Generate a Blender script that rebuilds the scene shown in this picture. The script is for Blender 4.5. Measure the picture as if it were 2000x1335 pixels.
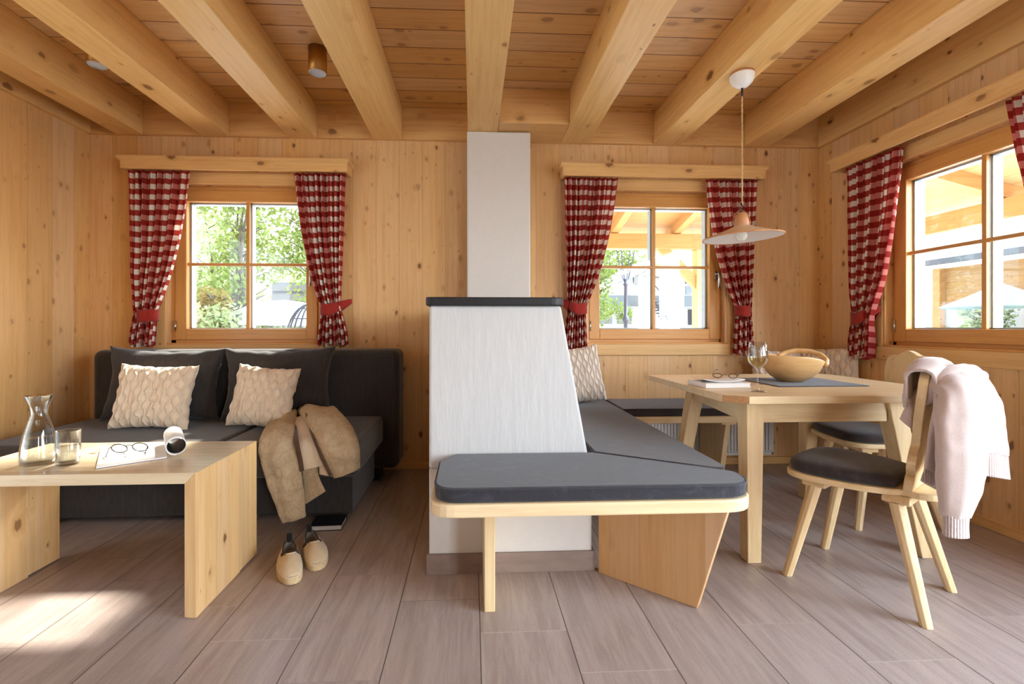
import bpy, bmesh, math, random
from mathutils import Vector, Matrix, noise
R = math.radians; PI = math.pi; sin = math.sin; cos = math.cos
for o in list(bpy.data.objects): bpy.data.objects.remove(o)
SC = bpy.context.scene; COL = SC.collection
random.seed(7)

# ---------------------------------------------------------------- camera
cd = bpy.data.cameras.new('camera'); cam = bpy.data.objects.new('camera', cd); COL.objects.link(cam)
cam.location = (0, 0, 1.053)
cam.rotation_euler = (R(90), 0, -math.atan(44.7 / 910))
cd.sensor_fit = 'HORIZONTAL'; cd.sensor_width = 36; cd.lens = 910 / 2000 * 36
cd.shift_x = .0165; cd.shift_y = -.01375; cd.clip_start = .02; cd.clip_end = 400
SC.camera = cam
# ---------------------------------------------------------------- sky, sun, exposure
W = bpy.data.worlds.new('world'); SC.world = W; W.use_nodes = True
nt = W.node_tree; nt.nodes.clear()
out = nt.nodes.new('ShaderNodeOutputWorld'); bg = nt.nodes.new('ShaderNodeBackground')
tc = nt.nodes.new('ShaderNodeTexCoord'); sep = nt.nodes.new('ShaderNodeSeparateXYZ'); rp = nt.nodes.new('ShaderNodeValToRGB')
nt.links.new(tc.outputs['Generated'], sep.inputs[0]); nt.links.new(sep.outputs[2], rp.inputs[0])
rp.color_ramp.elements[0].position = 0; rp.color_ramp.elements[0].color = (.93, .97, 1, 1)
rp.color_ramp.elements[1].position = .7; rp.color_ramp.elements[1].color = (.55, .74, 1, 1)
nt.links.new(rp.outputs[0], bg.inputs[0])
# sky boosted at right and rear as added room light, dimmer beyond back wall
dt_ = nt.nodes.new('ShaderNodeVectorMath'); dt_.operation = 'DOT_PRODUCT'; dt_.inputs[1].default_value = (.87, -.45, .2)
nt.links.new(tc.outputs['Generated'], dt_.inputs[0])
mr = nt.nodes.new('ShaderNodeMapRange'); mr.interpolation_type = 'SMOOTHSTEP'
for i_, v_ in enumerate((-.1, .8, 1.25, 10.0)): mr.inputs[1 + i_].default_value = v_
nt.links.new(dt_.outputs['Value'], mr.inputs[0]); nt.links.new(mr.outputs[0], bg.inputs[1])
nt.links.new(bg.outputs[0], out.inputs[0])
sl = bpy.data.lights.new('sun', 'SUN'); sun = bpy.data.objects.new('sun', sl); COL.objects.link(sun)
sl.energy = 10; sl.angle = R(4.5); sl.color = (1, .93, .82)
sun.rotation_euler = Vector((-.03, -1, -.82)).to_track_quat('-Z', 'Y').to_euler(); sun.location = (0, 12, 12)
def portal(name, loc, face, sx, sy):       # sampling guides standing in the modelled openings of the room
    l = bpy.data.lights.new(name, 'AREA'); l.shape = 'RECTANGLE'; l.size = sx; l.size_y = sy; l.cycles.is_portal = True
    o = bpy.data.objects.new(name, l); COL.objects.link(o); o.location = loc
    o.rotation_euler = Vector(face).to_track_quat('-Z', 'Z').to_euler()
portal('daylight_portal', (-1.69, 3.82, 1.51), (0, -1, 0), 1.1, 1.2)
portal('daylight_portal', (1.42, 3.82, 1.51), (0, -1, 0), 1.1, 1.2)
portal('daylight_portal', (3.02, 2.4, 1.51), (-1, 0, 0), 1.1, 1.2)
portal('daylight_portal', (3.02, .1, 1.13), (-1, 0, 0), 2.3, 2.2)
portal('daylight_portal', (-3.08, .5, 1.13), (1, 0, 0), 2.5, 2.2)
portal('daylight_portal', (1.975, -2.72, 1.13), (0, 1, 0), .95, 2.2)
vs = SC.view_settings; vs.view_transform = 'Standard'; vs.look = 'None'; vs.gamma = 1; vs.exposure = 1.2
vs.use_curve_mapping = False
cy = SC.cycles; cy.max_bounces = 10; cy.diffuse_bounces = 5; cy.glossy_bounces = 4; cy.transmission_bounces = 8
cy.transparent_max_bounces = 12; cy.sample_clamp_indirect = 8; cy.caustics_reflective = False; cy.caustics_refractive = False
cy.use_denoising = True

# ---------------------------------------------------------------- materials
def S(r, g, b):
    f = lambda c: (c / 255 / 12.92) if c / 255 <= .04045 else ((c / 255 + .055) / 1.055) ** 2.4
    return (f(r), f(g), f(b), 1)
class N:
    def __init__(s, name):
        s.m = bpy.data.materials.new(name); s.m.use_nodes = True; s.t = s.m.node_tree; s.t.nodes.clear()
        s.out = s.n('ShaderNodeOutputMaterial')
    def n(s, k, **kw):
        x = s.t.nodes.new(k)
        for a, b in kw.items(): setattr(x, a, b)
        return x
    def put(s, v, sock):
        if isinstance(v, bpy.types.NodeSocket): s.t.links.new(v, sock)
        elif v is not None: sock.default_value = v
    def M(s, op, a, b=None, c=None, clamp=False):
        x = s.n('ShaderNodeMath', operation=op, use_clamp=clamp)
        for i, v in enumerate((a, b, c)): 
            if v is not None: s.put(v, x.inputs[i])
        return x.outputs[0]
    def mix(s, f, a, b, mode='MIX'):
        x = s.n('ShaderNodeMix', data_type='RGBA', blend_type=mode)
        s.put(f, x.inputs[0]); s.put(a, x.inputs[6]); s.put(b, x.inputs[7]); return x.outputs[2]
    def ramp(s, f, *st):
        x = s.n('ShaderNodeMapRange'); x.interpolation_type = 'SMOOTHSTEP'
        s.put(f, x.inputs[0])
        for i, v in enumerate(st): x.inputs[1 + i].default_value = v
        return x.outputs[0]
    def obj(s):
        return s.n('ShaderNodeTexCoord').outputs['Object']
    def xyz(s, v):
        x = s.n('ShaderNodeSeparateXYZ'); s.put(v, x.inputs[0]); return x.outputs
    def vec(s, x, y, z):
        c = s.n('ShaderNodeCombineXYZ'); s.put(x, c.inputs[0]); s.put(y, c.inputs[1]); s.put(z, c.inputs[2]); return c.outputs[0]
    def scale(s, v, sc):
        x = s.n('ShaderNodeVectorMath', operation='MULTIPLY'); s.put(v, x.inputs[0]); x.inputs[1].default_value = sc; return x.outputs[0]
    def noise(s, v, sc, det=3, rough=.5, dist=0):
        x = s.n('ShaderNodeTexNoise'); s.put(v, x.inputs['Vector']); x.inputs['Scale'].default_value = sc
        x.inputs['Detail'].default_value = det; x.inputs['Roughness'].default_value = rough; x.inputs['Distortion'].default_value = dist
        return x.outputs[0]
    def white(s, v):
        x = s.n('ShaderNodeTexWhiteNoise', noise_dimensions='1D'); s.put(v, x.inputs['W']); return x.outputs[0]
    def fin(s, col, rough=.5, bump=None, bs=.3, bd=.002, spec=.5, **kw):
        p = s.n('ShaderNodeBsdfPrincipled'); s.put(col, p.inputs['Base Color']); s.put(rough, p.inputs['Roughness'])
        p.inputs['Specular IOR Level'].default_value = spec
        for k, v in kw.items(): s.put(v, p.inputs[k.replace('_', ' ')])
        if bump is not None:
            b = s.n('ShaderNodeBump'); b.inputs['Strength'].default_value = bs; b.inputs['Distance'].default_value = bd
            s.put(bump, b.inputs['Height']); s.t.links.new(b.outputs[0], p.inputs['Normal'])
        s.t.links.new(p.outputs[0], s.out.inputs[0]); return s.m

def wood(name, base, dark, grain='Z', plank='X', pw=.16, off=0., seam=.35, knot=1.0, kscale=9, krad=.16, rough=.42, var=.035, spec=.35):
    """spruce: grain lines along one axis, boards side by side along another, scattered knots"""
    m = N(name); o = m.xyz(m.obj()); ax = {'X': 0, 'Y': 1, 'Z': 2}
    g, p = ax[grain], ax[plank]; q = 3 - g - p
    G, P_, Q = o[g], o[p], o[q]
    if pw:
        t = m.M('DIVIDE', m.M('ADD', P_, off), pw); idx = m.M('FLOOR', t); fr = m.M('FRACT', t)
        rnd = m.white(idx); rnd2 = m.white(m.M('ADD', idx, 37.7))
    else:
        idx = 0.; fr = None; rnd = .5; rnd2 = .5
    Go = m.M('ADD', G, m.M('MULTIPLY', rnd, 13.)) if pw else G
    Po = m.M('ADD', P_, m.M('MULTIPLY', rnd2, 5.)) if pw else P_
    v = m.vec(m.M('MULTIPLY', Go, .62), Po, Q)
    # knots first, the grain bends round them
    vo = m.n('ShaderNodeTexVoronoi', feature='F1'); m.put(v, vo.inputs['Vector']); vo.inputs['Scale'].default_value = kscale
    vo.inputs['Randomness'].default_value = 1
    d = vo.outputs['Distance']; cc = m.xyz(vo.outputs['Color'])
    rad = m.M('MULTIPLY', m.M('MULTIPLY_ADD', m.M('POWER', cc[0], 2.2), 1.1, .30), krad * knot)
    d = m.M('ADD', d, m.M('MULTIPLY', m.M('SUBTRACT', m.noise(v, 60, 2), .5), krad * .9))
    rel = m.M('DIVIDE', d, rad)
    sel = m.M('MULTIPLY_ADD', m.M('GREATER_THAN', cc[1], .26), m.M('MULTIPLY_ADD', cc[2], .7, .3), 0.)
    core = m.M('MULTIPLY', m.ramp(rel, .62, 1.08, 1, 0), sel)
    halo = m.M('MULTIPLY', m.ramp(rel, .6, 3.2, 1, 0), sel)
    bend = m.M('MULTIPLY', halo, .02)
    v2 = m.vec(m.M('MULTIPLY', Go, .045), m.M('ADD', Po, bend), m.M('ADD', Q, bend))
    g1 = m.noise(v2, 38, 4, .65, .25); g2 = m.noise(v2, 150, 2, .5); big = m.noise(v, 1.6, 2)
    line = m.ramp(g1, .40, .70, 0, 1)
    c = m.mix(m.M('MULTIPLY', line, .48), base, dark)
    c = m.mix(m.M('MULTIPLY', m.ramp(g2, .45, .75, 0, 1), .20), c, dark)
    c = m.mix(m.ramp(big, .35, .7, 0, .22), c, dark)
    if pw and var:
        hs = m.n('ShaderNodeHueSaturation'); m.put(c, hs.inputs['Color'])
        m.put(m.M('MULTIPLY_ADD', rnd, 2 * var, 1 - var), hs.inputs['Value']); m.put(m.M('MULTIPLY_ADD', rnd2, .16, .92), hs.inputs['Saturation'])
        c = hs.outputs[0]
    kd = (dark[0] * .20, dark[1] * .13, dark[2] * .12, 1)
    c = m.mix(m.M('MULTIPLY', m.ramp(rel, .7, 2.2, 1, 0), m.M('MULTIPLY', sel, .4)), c, (dark[0] * .85, dark[1] * .72, dark[2] * .6, 1))
    c = m.mix(m.M('MULTIPLY', core, .85), c, kd)
    b = m.M('ADD', g1, m.M('MULTIPLY', core, -.4))
    if pw and seam:
        e = m.M('MINIMUM', fr, m.M('SUBTRACT', 1., fr)); sm = m.ramp(e, .0, .0055 / pw, 1, 0)
        c = m.mix(m.M('MULTIPLY', sm, seam), c, kd)
        b = m.M('SUBTRACT', b, m.M('MULTIPLY', sm, 3 * seam))
    return m.fin(c, rough, b, .25, .0015, spec=spec)

SPR = S(226, 183, 128); SPD = S(200, 148, 92)
M = {}
M['wall_x'] = wood('spruce_wall_boards', SPR, SPD, 'Z', 'X', .172, .03, seam=.20, krad=.22, kscale=16.5)
M['wall_y'] = wood('spruce_side_boards', SPR, SPD, 'Z', 'Y', .172, .05, seam=.20, krad=.22, kscale=16.5)
M['ceil'] = wood('spruce_ceiling_boards', S(220, 178, 122), S(188, 136, 82), 'X', 'Y', .166, .08, seam=1., krad=.24, kscale=12)
M['beam'] = wood('spruce_beam', S(230, 188, 124), S(204, 150, 86), 'Y', 'X', 0, krad=.19, kscale=10)
M['beam_x'] = wood('spruce_plate', S(220, 174, 114), S(188, 134, 76), 'X', 'Y', 0, krad=.23, kscale=9.5)
M['trim_x'] = wood('spruce_trim_long', S(228, 186, 126), S(202, 150, 90), 'X', 'Y', 0, krad=.15, kscale=8)
M['trim_y'] = wood('spruce_trim_deep', S(228, 186, 126), S(202, 150, 90), 'Y', 'X', 0, krad=.15, kscale=8)
M['trim_z'] = wood('spruce_trim_upright', S(228, 186, 126), S(202, 150, 90), 'Z', 'X', 0, krad=.13, kscale=8)
M['sash_x'] = wood('larch_sash_rail', S(214, 158, 90), S(192, 130, 66), 'X', 'Y', 0, knot=.0001, rough=.3)
M['sash_z'] = wood('larch_sash_stile', S(214, 158, 90), S(192, 130, 66), 'Z', 'X', 0, knot=.0001, rough=.3)
M['sash_y'] = wood('larch_sash_rail_side', S(214, 158, 90), S(192, 130, 66), 'Y', 'X', 0, knot=.0001, rough=.3)
LT = S(232, 206, 162); LD = S(205, 166, 112)
M['pine_x'] = wood('pale_pine_top', LT, LD, 'X', 'Y', .12, .02, seam=.08, krad=.11, kscale=5, rough=.35, var=.04)
M['pine_xx'] = wood('pale_pine_rail', LT, LD, 'X', 'Y', 0, krad=.10, kscale=5, rough=.38)
M['pine_y'] = wood('pale_pine_deep', LT, LD, 'Y', 'X', 0, krad=.10, kscale=5, rough=.38)
M['pine_z'] = wood('pale_pine_upright', LT, LD, 'Z', 'X', 0, krad=.10, kscale=5, rough=.38)
M['panel'] = wood('spruce_side_panel', S(208, 166, 122), S(186, 140, 98), 'Z', 'Y', .085, .01, seam=.06, krad=.14, kscale=8, rough=.4, var=.05)
M['bowl'] = wood('stone_pine_bowl', S(222, 184, 130), S(196, 146, 90), 'X', 'Y', 0, krad=.26, kscale=9, rough=.3)
M['porch'] = wood('porch_timber', S(188, 150, 100), S(168, 120, 72), 'X', 'Y', 0, krad=.1, kscale=5, rough=.6)
M['porch_y'] = wood('porch_timber_deep', S(188, 150, 100), S(168, 120, 72), 'Y', 'X', 0, krad=.1, kscale=5, rough=.6)
M['porch_b'] = wood('porch_boards', S(200, 170, 124), S(180, 138, 90), 'Y', 'X', .15, seam=.4, krad=.05, kscale=2, rough=.6)
M['siding'] = wood('weathered_siding', S(170, 132, 84), S(136, 96, 56), 'Y', 'Z', .2, seam=.7, krad=.03, kscale=1, rough=.7)

def tiles():
    m = N('taupe_floor_tiles'); o = m.xyz(m.obj()); X, Y = o[0], o[1]
    u = m.M('DIVIDE', m.M('SUBTRACT', X, .027), .303); cu = m.M('FLOOR', u)
    v = m.M('DIVIDE', m.M('ADD', m.M('SUBTRACT', Y, 1.61), m.M('MULTIPLY', cu, .201)), .603); cv = m.M('FLOOR', v)
    fu = m.M('FRACT', u); fv = m.M('FRACT', v)
    eu = m.M('MULTIPLY', m.M('MINIMUM', fu, m.M('SUBTRACT', 1., fu)), .303); ev = m.M('MULTIPLY', m.M('MINIMUM', fv, m.M('SUBTRACT', 1., fv)), .603)
    gr = m.ramp(eu, .0009, .0026, 1, 0); ge = m.M('MULTIPLY', m.ramp(ev, .0006, .0022, 1, 0), m.M('SUBTRACT', 1., gr))
    rnd = m.white(m.M('ADD', m.M('MULTIPLY', cu, 17.3), m.M('MULTIPLY', cv, 5.7)))
    w = m.vec(m.M('ADD', X, m.M('MULTIPLY', rnd, 9.)), m.M('MULTIPLY', m.M('ADD', Y, m.M('MULTIPLY', rnd, 7.)), .09), 0.)
    n1 = m.M('ADD', m.M('MULTIPLY', m.noise(w, 24, 5, .75, .5), .62), m.M('MULTIPLY', m.noise(m.obj(), 240, 3, .7), .38)); n2 = m.noise(m.obj(), 3.2, 2)
    c = m.mix(m.ramp(n1, .38, .62, 0, 1), S(176, 160, 152), S(148, 131, 124))
    c = m.mix(m.ramp(n2, .3, .7, 0, .3), c, S(176, 162, 155))
    hs = m.n('ShaderNodeHueSaturation'); m.put(c, hs.inputs['Color']); m.put(m.M('MULTIPLY_ADD', rnd, .10, .95), hs.inputs['Value']); c = hs.outputs[0]
    c = m.mix(gr, c, S(84, 72, 66)); c = m.mix(m.M('MULTIPLY', ge, .75), c, m.mix(m.white(m.M('ADD', cu, 3.3)), S(112, 98, 92), S(196, 184, 178)))
    b = m.M('ADD', m.M('MULTIPLY', n1, .2), m.M('MULTIPLY', gr, -1.5))
    return m.fin(c, m.ramp(n1, .3, .8, .28, .42), b, .25, .002, spec=.5)
M['floor'] = tiles()
def plain(name, col, rough=.5, ns=None, amt=.15, bs=.3, bd=.002, spec=.5, stretch=(1, 1, 1), **kw):
    m = N(name); 
    if ns:
        n = m.noise(m.scale(m.obj(), stretch), ns, 4, .6)
        c = m.mix(m.ramp(n, .3, .7, 0, 1), tuple(x * (1 - amt) for x in col[:3]) + (1,), tuple(min(1, x * (1 + amt)) for x in col[:3]) + (1,))
        return m.fin(c, rough, n, bs, bd, spec=spec, **kw)
    return m.fin(col, rough, spec=spec, **kw)
M['plaster'] = plain('white_brushed_plaster', S(200, 199, 199), .75, 14, .025, .6, .006, .2, (2.2, 2.2, .35))
M['plaster2'] = plain('smooth_white_plaster', S(214, 208, 203), .75, 30, .015, .3, .002, .2)
M['granite'] = plain('black_granite', S(30, 30, 33), .5, 160, .5, .05, .001, .4)
M['tileplinth'] = plain('taupe_plinth_tile', S(140, 120, 110), .45, 30, .1, .1, .001, .4, (.3, 1, 1))
def fabric(name, col, rough=.9, ns=420, amt=.25, bs=.35, sheen=.2, big=0):
    m = N(name); ob = m.obj(); n = m.noise(ob, ns, 2, .5); w = m.noise(m.scale(ob, (1, 1, .2)), 60, 3, .6)
    k = m.M('ADD', m.M('MULTIPLY', n, .6), m.M('MULTIPLY', w, .4))
    c = m.mix(m.ramp(k, .35, .65, 0, 1), tuple(x * (1 - amt) for x in col[:3]) + (1,), tuple(min(1, x * (1 + amt)) for x in col[:3]) + (1,))
    if big:
        b = m.noise(m.scale(ob, (.8, 1.6, 1)), 9, 5, .7, 1.6)
        c = m.mix(m.ramp(b, .5, .72, 0, big), c, tuple(min(1, x * 2.9) for x in col[:3]) + (1,))
    return m.fin(c, rough, k, bs, .0015, spec=.2, Sheen_Weight=sheen, Sheen_Roughness=.5)
M['sofa'] = fabric('charcoal_sofa_cloth', S(66, 60, 58), ns=500, amt=.3)
M['sofa_dark'] = fabric('charcoal_back_cloth', S(56, 52, 51), ns=500, amt=.3)
M['suede'] = fabric('dark_grey_suede', S(54, 46, 46), ns=300, amt=.12, sheen=.3, big=.42)
M['suede_blue'] = fabric('slate_suede', S(46, 45, 51), ns=300, amt=.12, sheen=.3, big=.42)
M['cream'] = fabric('cream_knit', S(222, 204, 182), ns=300, amt=.08, sheen=.3)
M['cream2'] = fabric('ivory_knit', S(226, 212, 198), ns=300, amt=.08, sheen=.3)
def coatmat():
    m = N('beige_cotton'); o = m.obj(); a = m.noise(o, 26, 5, .7, 1.2); b = m.noise(m.scale(o, (1, 1, .5)), 60, 3, .6, .8)
    return m.fin(m.mix(m.ramp(a, .3, .7, 0, 1), S(178, 154, 122), S(198, 176, 144)), .85, m.M('ADD', a, m.M('MULTIPLY', b, .4)), .9, .012, spec=.2)
M['coat'] = coatmat()
M['coat_dark'] = fabric('brown_coat_lining', S(84, 60, 44), ns=600, amt=.06)
M['coat_in'] = fabric('light_coat_lining', S(206, 188, 162), ns=600, amt=.06)
M['cardigan'] = fabric('pale_pink_wool', S(196, 176, 170), ns=260, amt=.07, sheen=.6)
M['red'] = fabric('red_band_cloth', S(146, 40, 32), ns=500, amt=.1)
M['felt'] = fabric('grey_felt', S(84, 84, 92), ns=700, amt=.25)
M['canvas'] = fabric('beige_canvas', S(208, 188, 156), ns=500, amt=.08)
M['espadrille'] = plain('jute_sole', S(206, 180, 140), .8, 90, .12, .6, .003, .1, (1, 1, 3))
M['black_cloth'] = fabric('black_cloth', S(26, 25, 27), amt=.1)
M['shoe_lining'] = fabric('grey_shoe_lining', S(120, 112, 104), amt=.1)
def gingham():
    m = N('red_white_gingham'); uv = m.n('ShaderNodeUVMap').outputs[0]; s = m.xyz(uv)
    a = m.ramp(m.M('ABSOLUTE', m.M('SUBTRACT', m.M('FRACT', m.M('DIVIDE', s[0], .077)), .5)), .235, .25, 0, 1)
    b = m.ramp(m.M('ABSOLUTE', m.M('SUBTRACT', m.M('FRACT', m.M('DIVIDE', s[1], .077)), .5)), .235, .25, 0, 1)
    th = m.noise(m.scale(uv, (400, 400, 1)), 1, 2)
    c = m.mix(a, S(238, 228, 216), S(198, 116, 106)); c2 = m.mix(a, S(176, 66, 56), S(146, 38, 34)); c = m.mix(b, c, c2)
    c = m.mix(m.ramp(th, .3, .7, 0, .10), c, S(120, 60, 55))
    p = m.n('ShaderNodeBsdfPrincipled'); m.put(c, p.inputs['Base Color']); p.inputs['Roughness'].default_value = .9; p.inputs['Specular IOR Level'].default_value = .1
    t = m.n('ShaderNodeBsdfTranslucent'); m.put(c, t.inputs[0]); x = m.n('ShaderNodeMixShader'); x.inputs[0].default_value = .28
    m.t.links.new(p.outputs[0], x.inputs[1]); m.t.links.new(t.outputs[0], x.inputs[2]); m.t.links.new(x.outputs[0], m.out.inputs[0]); return m.m
M['gingham'] = gingham()
def thinglass(name, tint=(1, 1, 1, 1), r=.06):
    m = N(name); fr = m.n('ShaderNodeLayerWeight'); fr.inputs[0].default_value = .5
    t = m.n('ShaderNodeBsdfTransparent'); t.inputs[0].default_value = tint; g = m.n('ShaderNodeBsdfGlossy'); g.inputs['Roughness'].default_value = .02
    x = m.n('ShaderNodeMixShader'); m.t.links.new(m.M('MULTIPLY_ADD', m.M('POWER', fr.outputs['Facing'], 2.4), r, .04), x.inputs[0])
    m.t.links.new(t.outputs[0], x.inputs[1]); m.t.links.new(g.outputs[0], x.inputs[2]); m.t.links.new(x.outputs[0], m.out.inputs[0]); return m.m
M['pane'] = thinglass('window_glass', (.97, .985, .98, 1), .5)
M['vessel'] = thinglass('clear_drinking_glass', (.93, .94, .94, 1), .95)
def water(name, col):
    m = N(name); return m.fin(col, .02, Transmission_Weight=1., IOR=1.33)
M['water'] = thinglass('still_water', (.93, .95, .95, 1), .8); M['wine'] = thinglass('white_wine', (.96, .85, .50, 1), .5)
M['alu'] = plain('grey_aluminium_edge', S(176, 184, 190), .4, Metallic=.3)
M['chrome'] = plain('satin_chrome', S(200, 200, 198), .25, Metallic=1.)
M['brass'] = plain('matt_brass', S(176, 130, 70), .38, Metallic=.8)
M['white'] = plain('white_enamel', S(236, 234, 232), .3)
M['radiator'] = plain('white_radiator_paint', S(228, 226, 224), .4)
M['terracotta'] = plain('terracotta_rim', S(196, 140, 96), .5, 40, .1)
M['shade_top'] = plain('cream_glaze', S(222, 198, 170), .35, 30, .05)
M['shade_in'] = plain('white_glaze', S(240, 238, 238), .3)
M['black'] = plain('black_plastic', S(22, 22, 24), .3)
M['blackwire'] = plain('black_frame_metal', S(30, 28, 32), .35)
M['cord'] = plain('beige_twisted_cord', S(210, 180, 130), .8, 200, .35)
M['bulb'] = plain('frosted_bulb', S(240, 238, 230), .3)
M['lens'] = plain('spot_lens', S(200, 205, 215), .2)
M['paper'] = plain('magazine_paper', S(236, 234, 232), .5, 3, .03)
M['paper_grey'] = plain('grey_page_edges', S(176, 170, 164), .7, 300, .1, stretch=(.1, .1, 1))
M['cover'] = plain('magazine_back_cover', S(90, 84, 88), .35)
M['darkpage'] = plain('black_magazine_inside', S(34, 32, 34), .5)
M['tortoise'] = plain('tortoise_frame', S(70, 44, 28), .3, 60, .4)
M['foot'] = plain('pale_metal_foot', S(150, 144, 138), .4, Metallic=.5)
M['earth'] = plain('pale_bounce_ground', S(196, 192, 184), .9, 2, .15)  # outside ground kept pale so that it bounces daylight up into the room
M['grass'] = plain('lawn', S(96, 120, 58), .9, 4, .3)
M['render'] = plain('white_house_render', S(168, 168, 166), .8)
M['slate'] = plain('grey_roof_edge', S(88, 92, 98), .6)
M['roofmetal'] = plain('pale_metal_roof', S(150, 156, 162), .5)
M['darkglass'] = plain('dark_window_glass', S(34, 40, 46), .15)
M['greyband'] = plain('grey_facade_band', S(62, 66, 68), .6)
M['lamp_post'] = plain('dark_blue_iron', S(36, 38, 52), .4)
M['bark'] = plain('tree_bark', S(62, 54, 42), .9, 20, .3)
M['wicker'] = plain('dark_wicker', S(36, 38, 46), .7, 90, .3)
M['greywood'] = plain('grey_wood_slats', S(96, 92, 90), .8, 20, .2)
M['canvas_white'] = plain('white_parasol_cloth', S(160, 166, 172), .8)
M['green_cloth'] = plain('grey_green_awning', S(80, 100, 96), .8)
def leafmat(name, a, b):
    m = N(name); g = m.n('ShaderNodeNewGeometry'); c = m.mix(m.noise(m.obj(), 1.7, 3), a, b)
    d = m.n('ShaderNodeBsdfDiffuse'); m.put(c, d.inputs[0]); t = m.n('ShaderNodeBsdfTranslucent'); m.put(c, t.inputs[0])
    x = m.n('ShaderNodeMixShader'); x.inputs[0].default_value = .45
    m.t.links.new(d.outputs[0], x.inputs[1]); m.t.links.new(t.outputs[0], x.inputs[2]); m.t.links.new(x.outputs[0], m.out.inputs[0]); return m.m
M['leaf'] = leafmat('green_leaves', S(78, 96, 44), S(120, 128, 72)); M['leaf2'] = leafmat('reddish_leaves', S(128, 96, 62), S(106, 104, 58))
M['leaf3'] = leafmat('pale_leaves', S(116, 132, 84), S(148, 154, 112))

# ---------------------------------------------------------------- mesh helpers
class MB:
    def __init__(s): s.v = []; s.f = []; s.uv = None
    def add(s, vs, fs):
        k = len(s.v); s.v += [tuple(x) for x in vs]; s.f += [tuple(i + k for i in f) for f in fs]; return s
    def box(s, x0, x1, y0, y1, z0, z1):
        return s.add([(x, y, z) for x in (x0, x1) for y in (y0, y1) for z in (z0, z1)],
                     [(0, 1, 3, 2), (4, 6, 7, 5), (0, 4, 5, 1), (2, 3, 7, 6), (0, 2, 6, 4), (1, 5, 7, 3)])
    def hexa(s, b, t):     # 4 bottom and 4 top corners, same order
        return s.add(list(b) + list(t), [(3, 2, 1, 0), (4, 5, 6, 7), (0, 1, 5, 4), (1, 2, 6, 5), (2, 3, 7, 6), (3, 0, 4, 7)])
    def prism(s, pts, z0, z1, ax='Z'):
        f = {'Z': lambda a, b, c: (a, b, c), 'Y': lambda a, b, c: (a, c, b), 'X': lambda a, b, c: (c, a, b)}[ax]
        n = len(pts); vs = [f(a, b, z0) for a, b in pts] + [f(a, b, z1) for a, b in pts]
        return s.add(vs, [tuple(reversed(range(n))), tuple(range(n, 2 * n))] + [(i, (i + 1) % n, n + (i + 1) % n, n + i) for i in range(n)])
    def lathe(s, prof, n=32, c=(0, 0, 0), cap=False):
        vs = [(c[0] + r * cos(2 * PI * i / n), c[1] + r * sin(2 * PI * i / n), c[2] + z) for r, z in prof for i in range(n)]
        fs = [(j * n + i, j * n + (i + 1) % n, (j + 1) * n + (i + 1) % n, (j + 1) * n + i) for j in range(len(prof) - 1) for i in range(n)]
        if cap: fs += [tuple(reversed(range(n))), tuple(range((len(prof) - 1) * n, len(prof) * n))]
        return s.add(vs, fs)
    def tube(s, pts, r, n=8, closed=False, rs=None):
        pts = [Vector(p) for p in pts]; K = len(pts); vs = []; up = Vector((0, 0, 1)); prev = None
        for k, p in enumerate(pts):
            a = pts[(k - 1) % K] if (k or closed) else p; b = pts[(k + 1) % K] if (k < K - 1 or closed) else p
            t = (b - a).normalized()
            if prev is None: x = t.cross(up) if abs(t.dot(up)) < .95 else t.cross(Vector((1, 0, 0)))
            else: x = prev - t * prev.dot(t)
            x.normalize(); prev = x; y = t.cross(x); rr = rs[k] if rs else r
            vs += [p + x * rr * cos(2 * PI * i / n) + y * rr * sin(2 * PI * i / n) for i in range(n)]
        m = K if closed else K - 1
        fs = [(k * n + i, k * n + (i + 1) % n, ((k + 1) % K) * n + (i + 1) % n, ((k + 1) % K) * n + i) for k in range(m) for i in range(n)]
        if not closed: fs += [tuple(reversed(range(n))), tuple(range((K - 1) * n, K * n))]
        return s.add(vs, fs)
    def grid(s, fn, nu, nv, wrap=False):
        vs = [fn(i / nu, j / nv) for j in range(nv + 1) for i in range(nu + (0 if wrap else 1))]; w = nu if wrap else nu + 1
        fs = [(j * w + i, j * w + (i + 1) % w, (j + 1) * w + (i + 1) % w, (j + 1) * w + i) for j in range(nv) for i in range(nu)]
        return s.add(vs, fs)
    def xf(s, mat, k=0):
        s.v[k:] = [tuple(mat @ Vector(p)) for p in s.v[k:]]; return s
def build(name, mb, mat, parent=None, smooth=False, bevel=0, sub=0, solid=0, seg=2, uv=None):
    me = bpy.data.meshes.new(name); me.from_pydata(mb.v, [], mb.f); me.validate()
    bm = bmesh.new(); bm.from_mesh(me); bmesh.ops.recalc_face_normals(bm, faces=bm.faces); bm.to_mesh(me); bm.free()
    for m_ in (mat if isinstance(mat, (list, tuple)) else [mat]): me.materials.append(m_)
    if smooth:
        for p in me.polygons: p.use_smooth = True
    if uv:
        l = me.uv_layers.new(name='UVMap')
        for lp in me.loops: l.data[lp.index].uv = uv[lp.vertex_index]
    o = bpy.data.objects.new(name, me); COL.objects.link(o)
    if parent: o.parent = parent
    if solid: q = o.modifiers.new('thickness', 'SOLIDIFY'); q.thickness = solid; q.offset = 0
    if bevel:
        q = o.modifiers.new('bevel', 'BEVEL'); q.width = bevel; q.segments = seg; q.limit_method = 'ANGLE'; q.angle_limit = R(40)
    if sub: q = o.modifiers.new('smooth', 'SUBSURF'); q.levels = sub; q.render_levels = sub
    return o
def tag(o, label=None, cat=None, group=None, kind=None):
    for k, v in (('label', label), ('category', cat), ('group', group), ('kind', kind)):
        if v: o[k] = v
    return o
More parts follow.
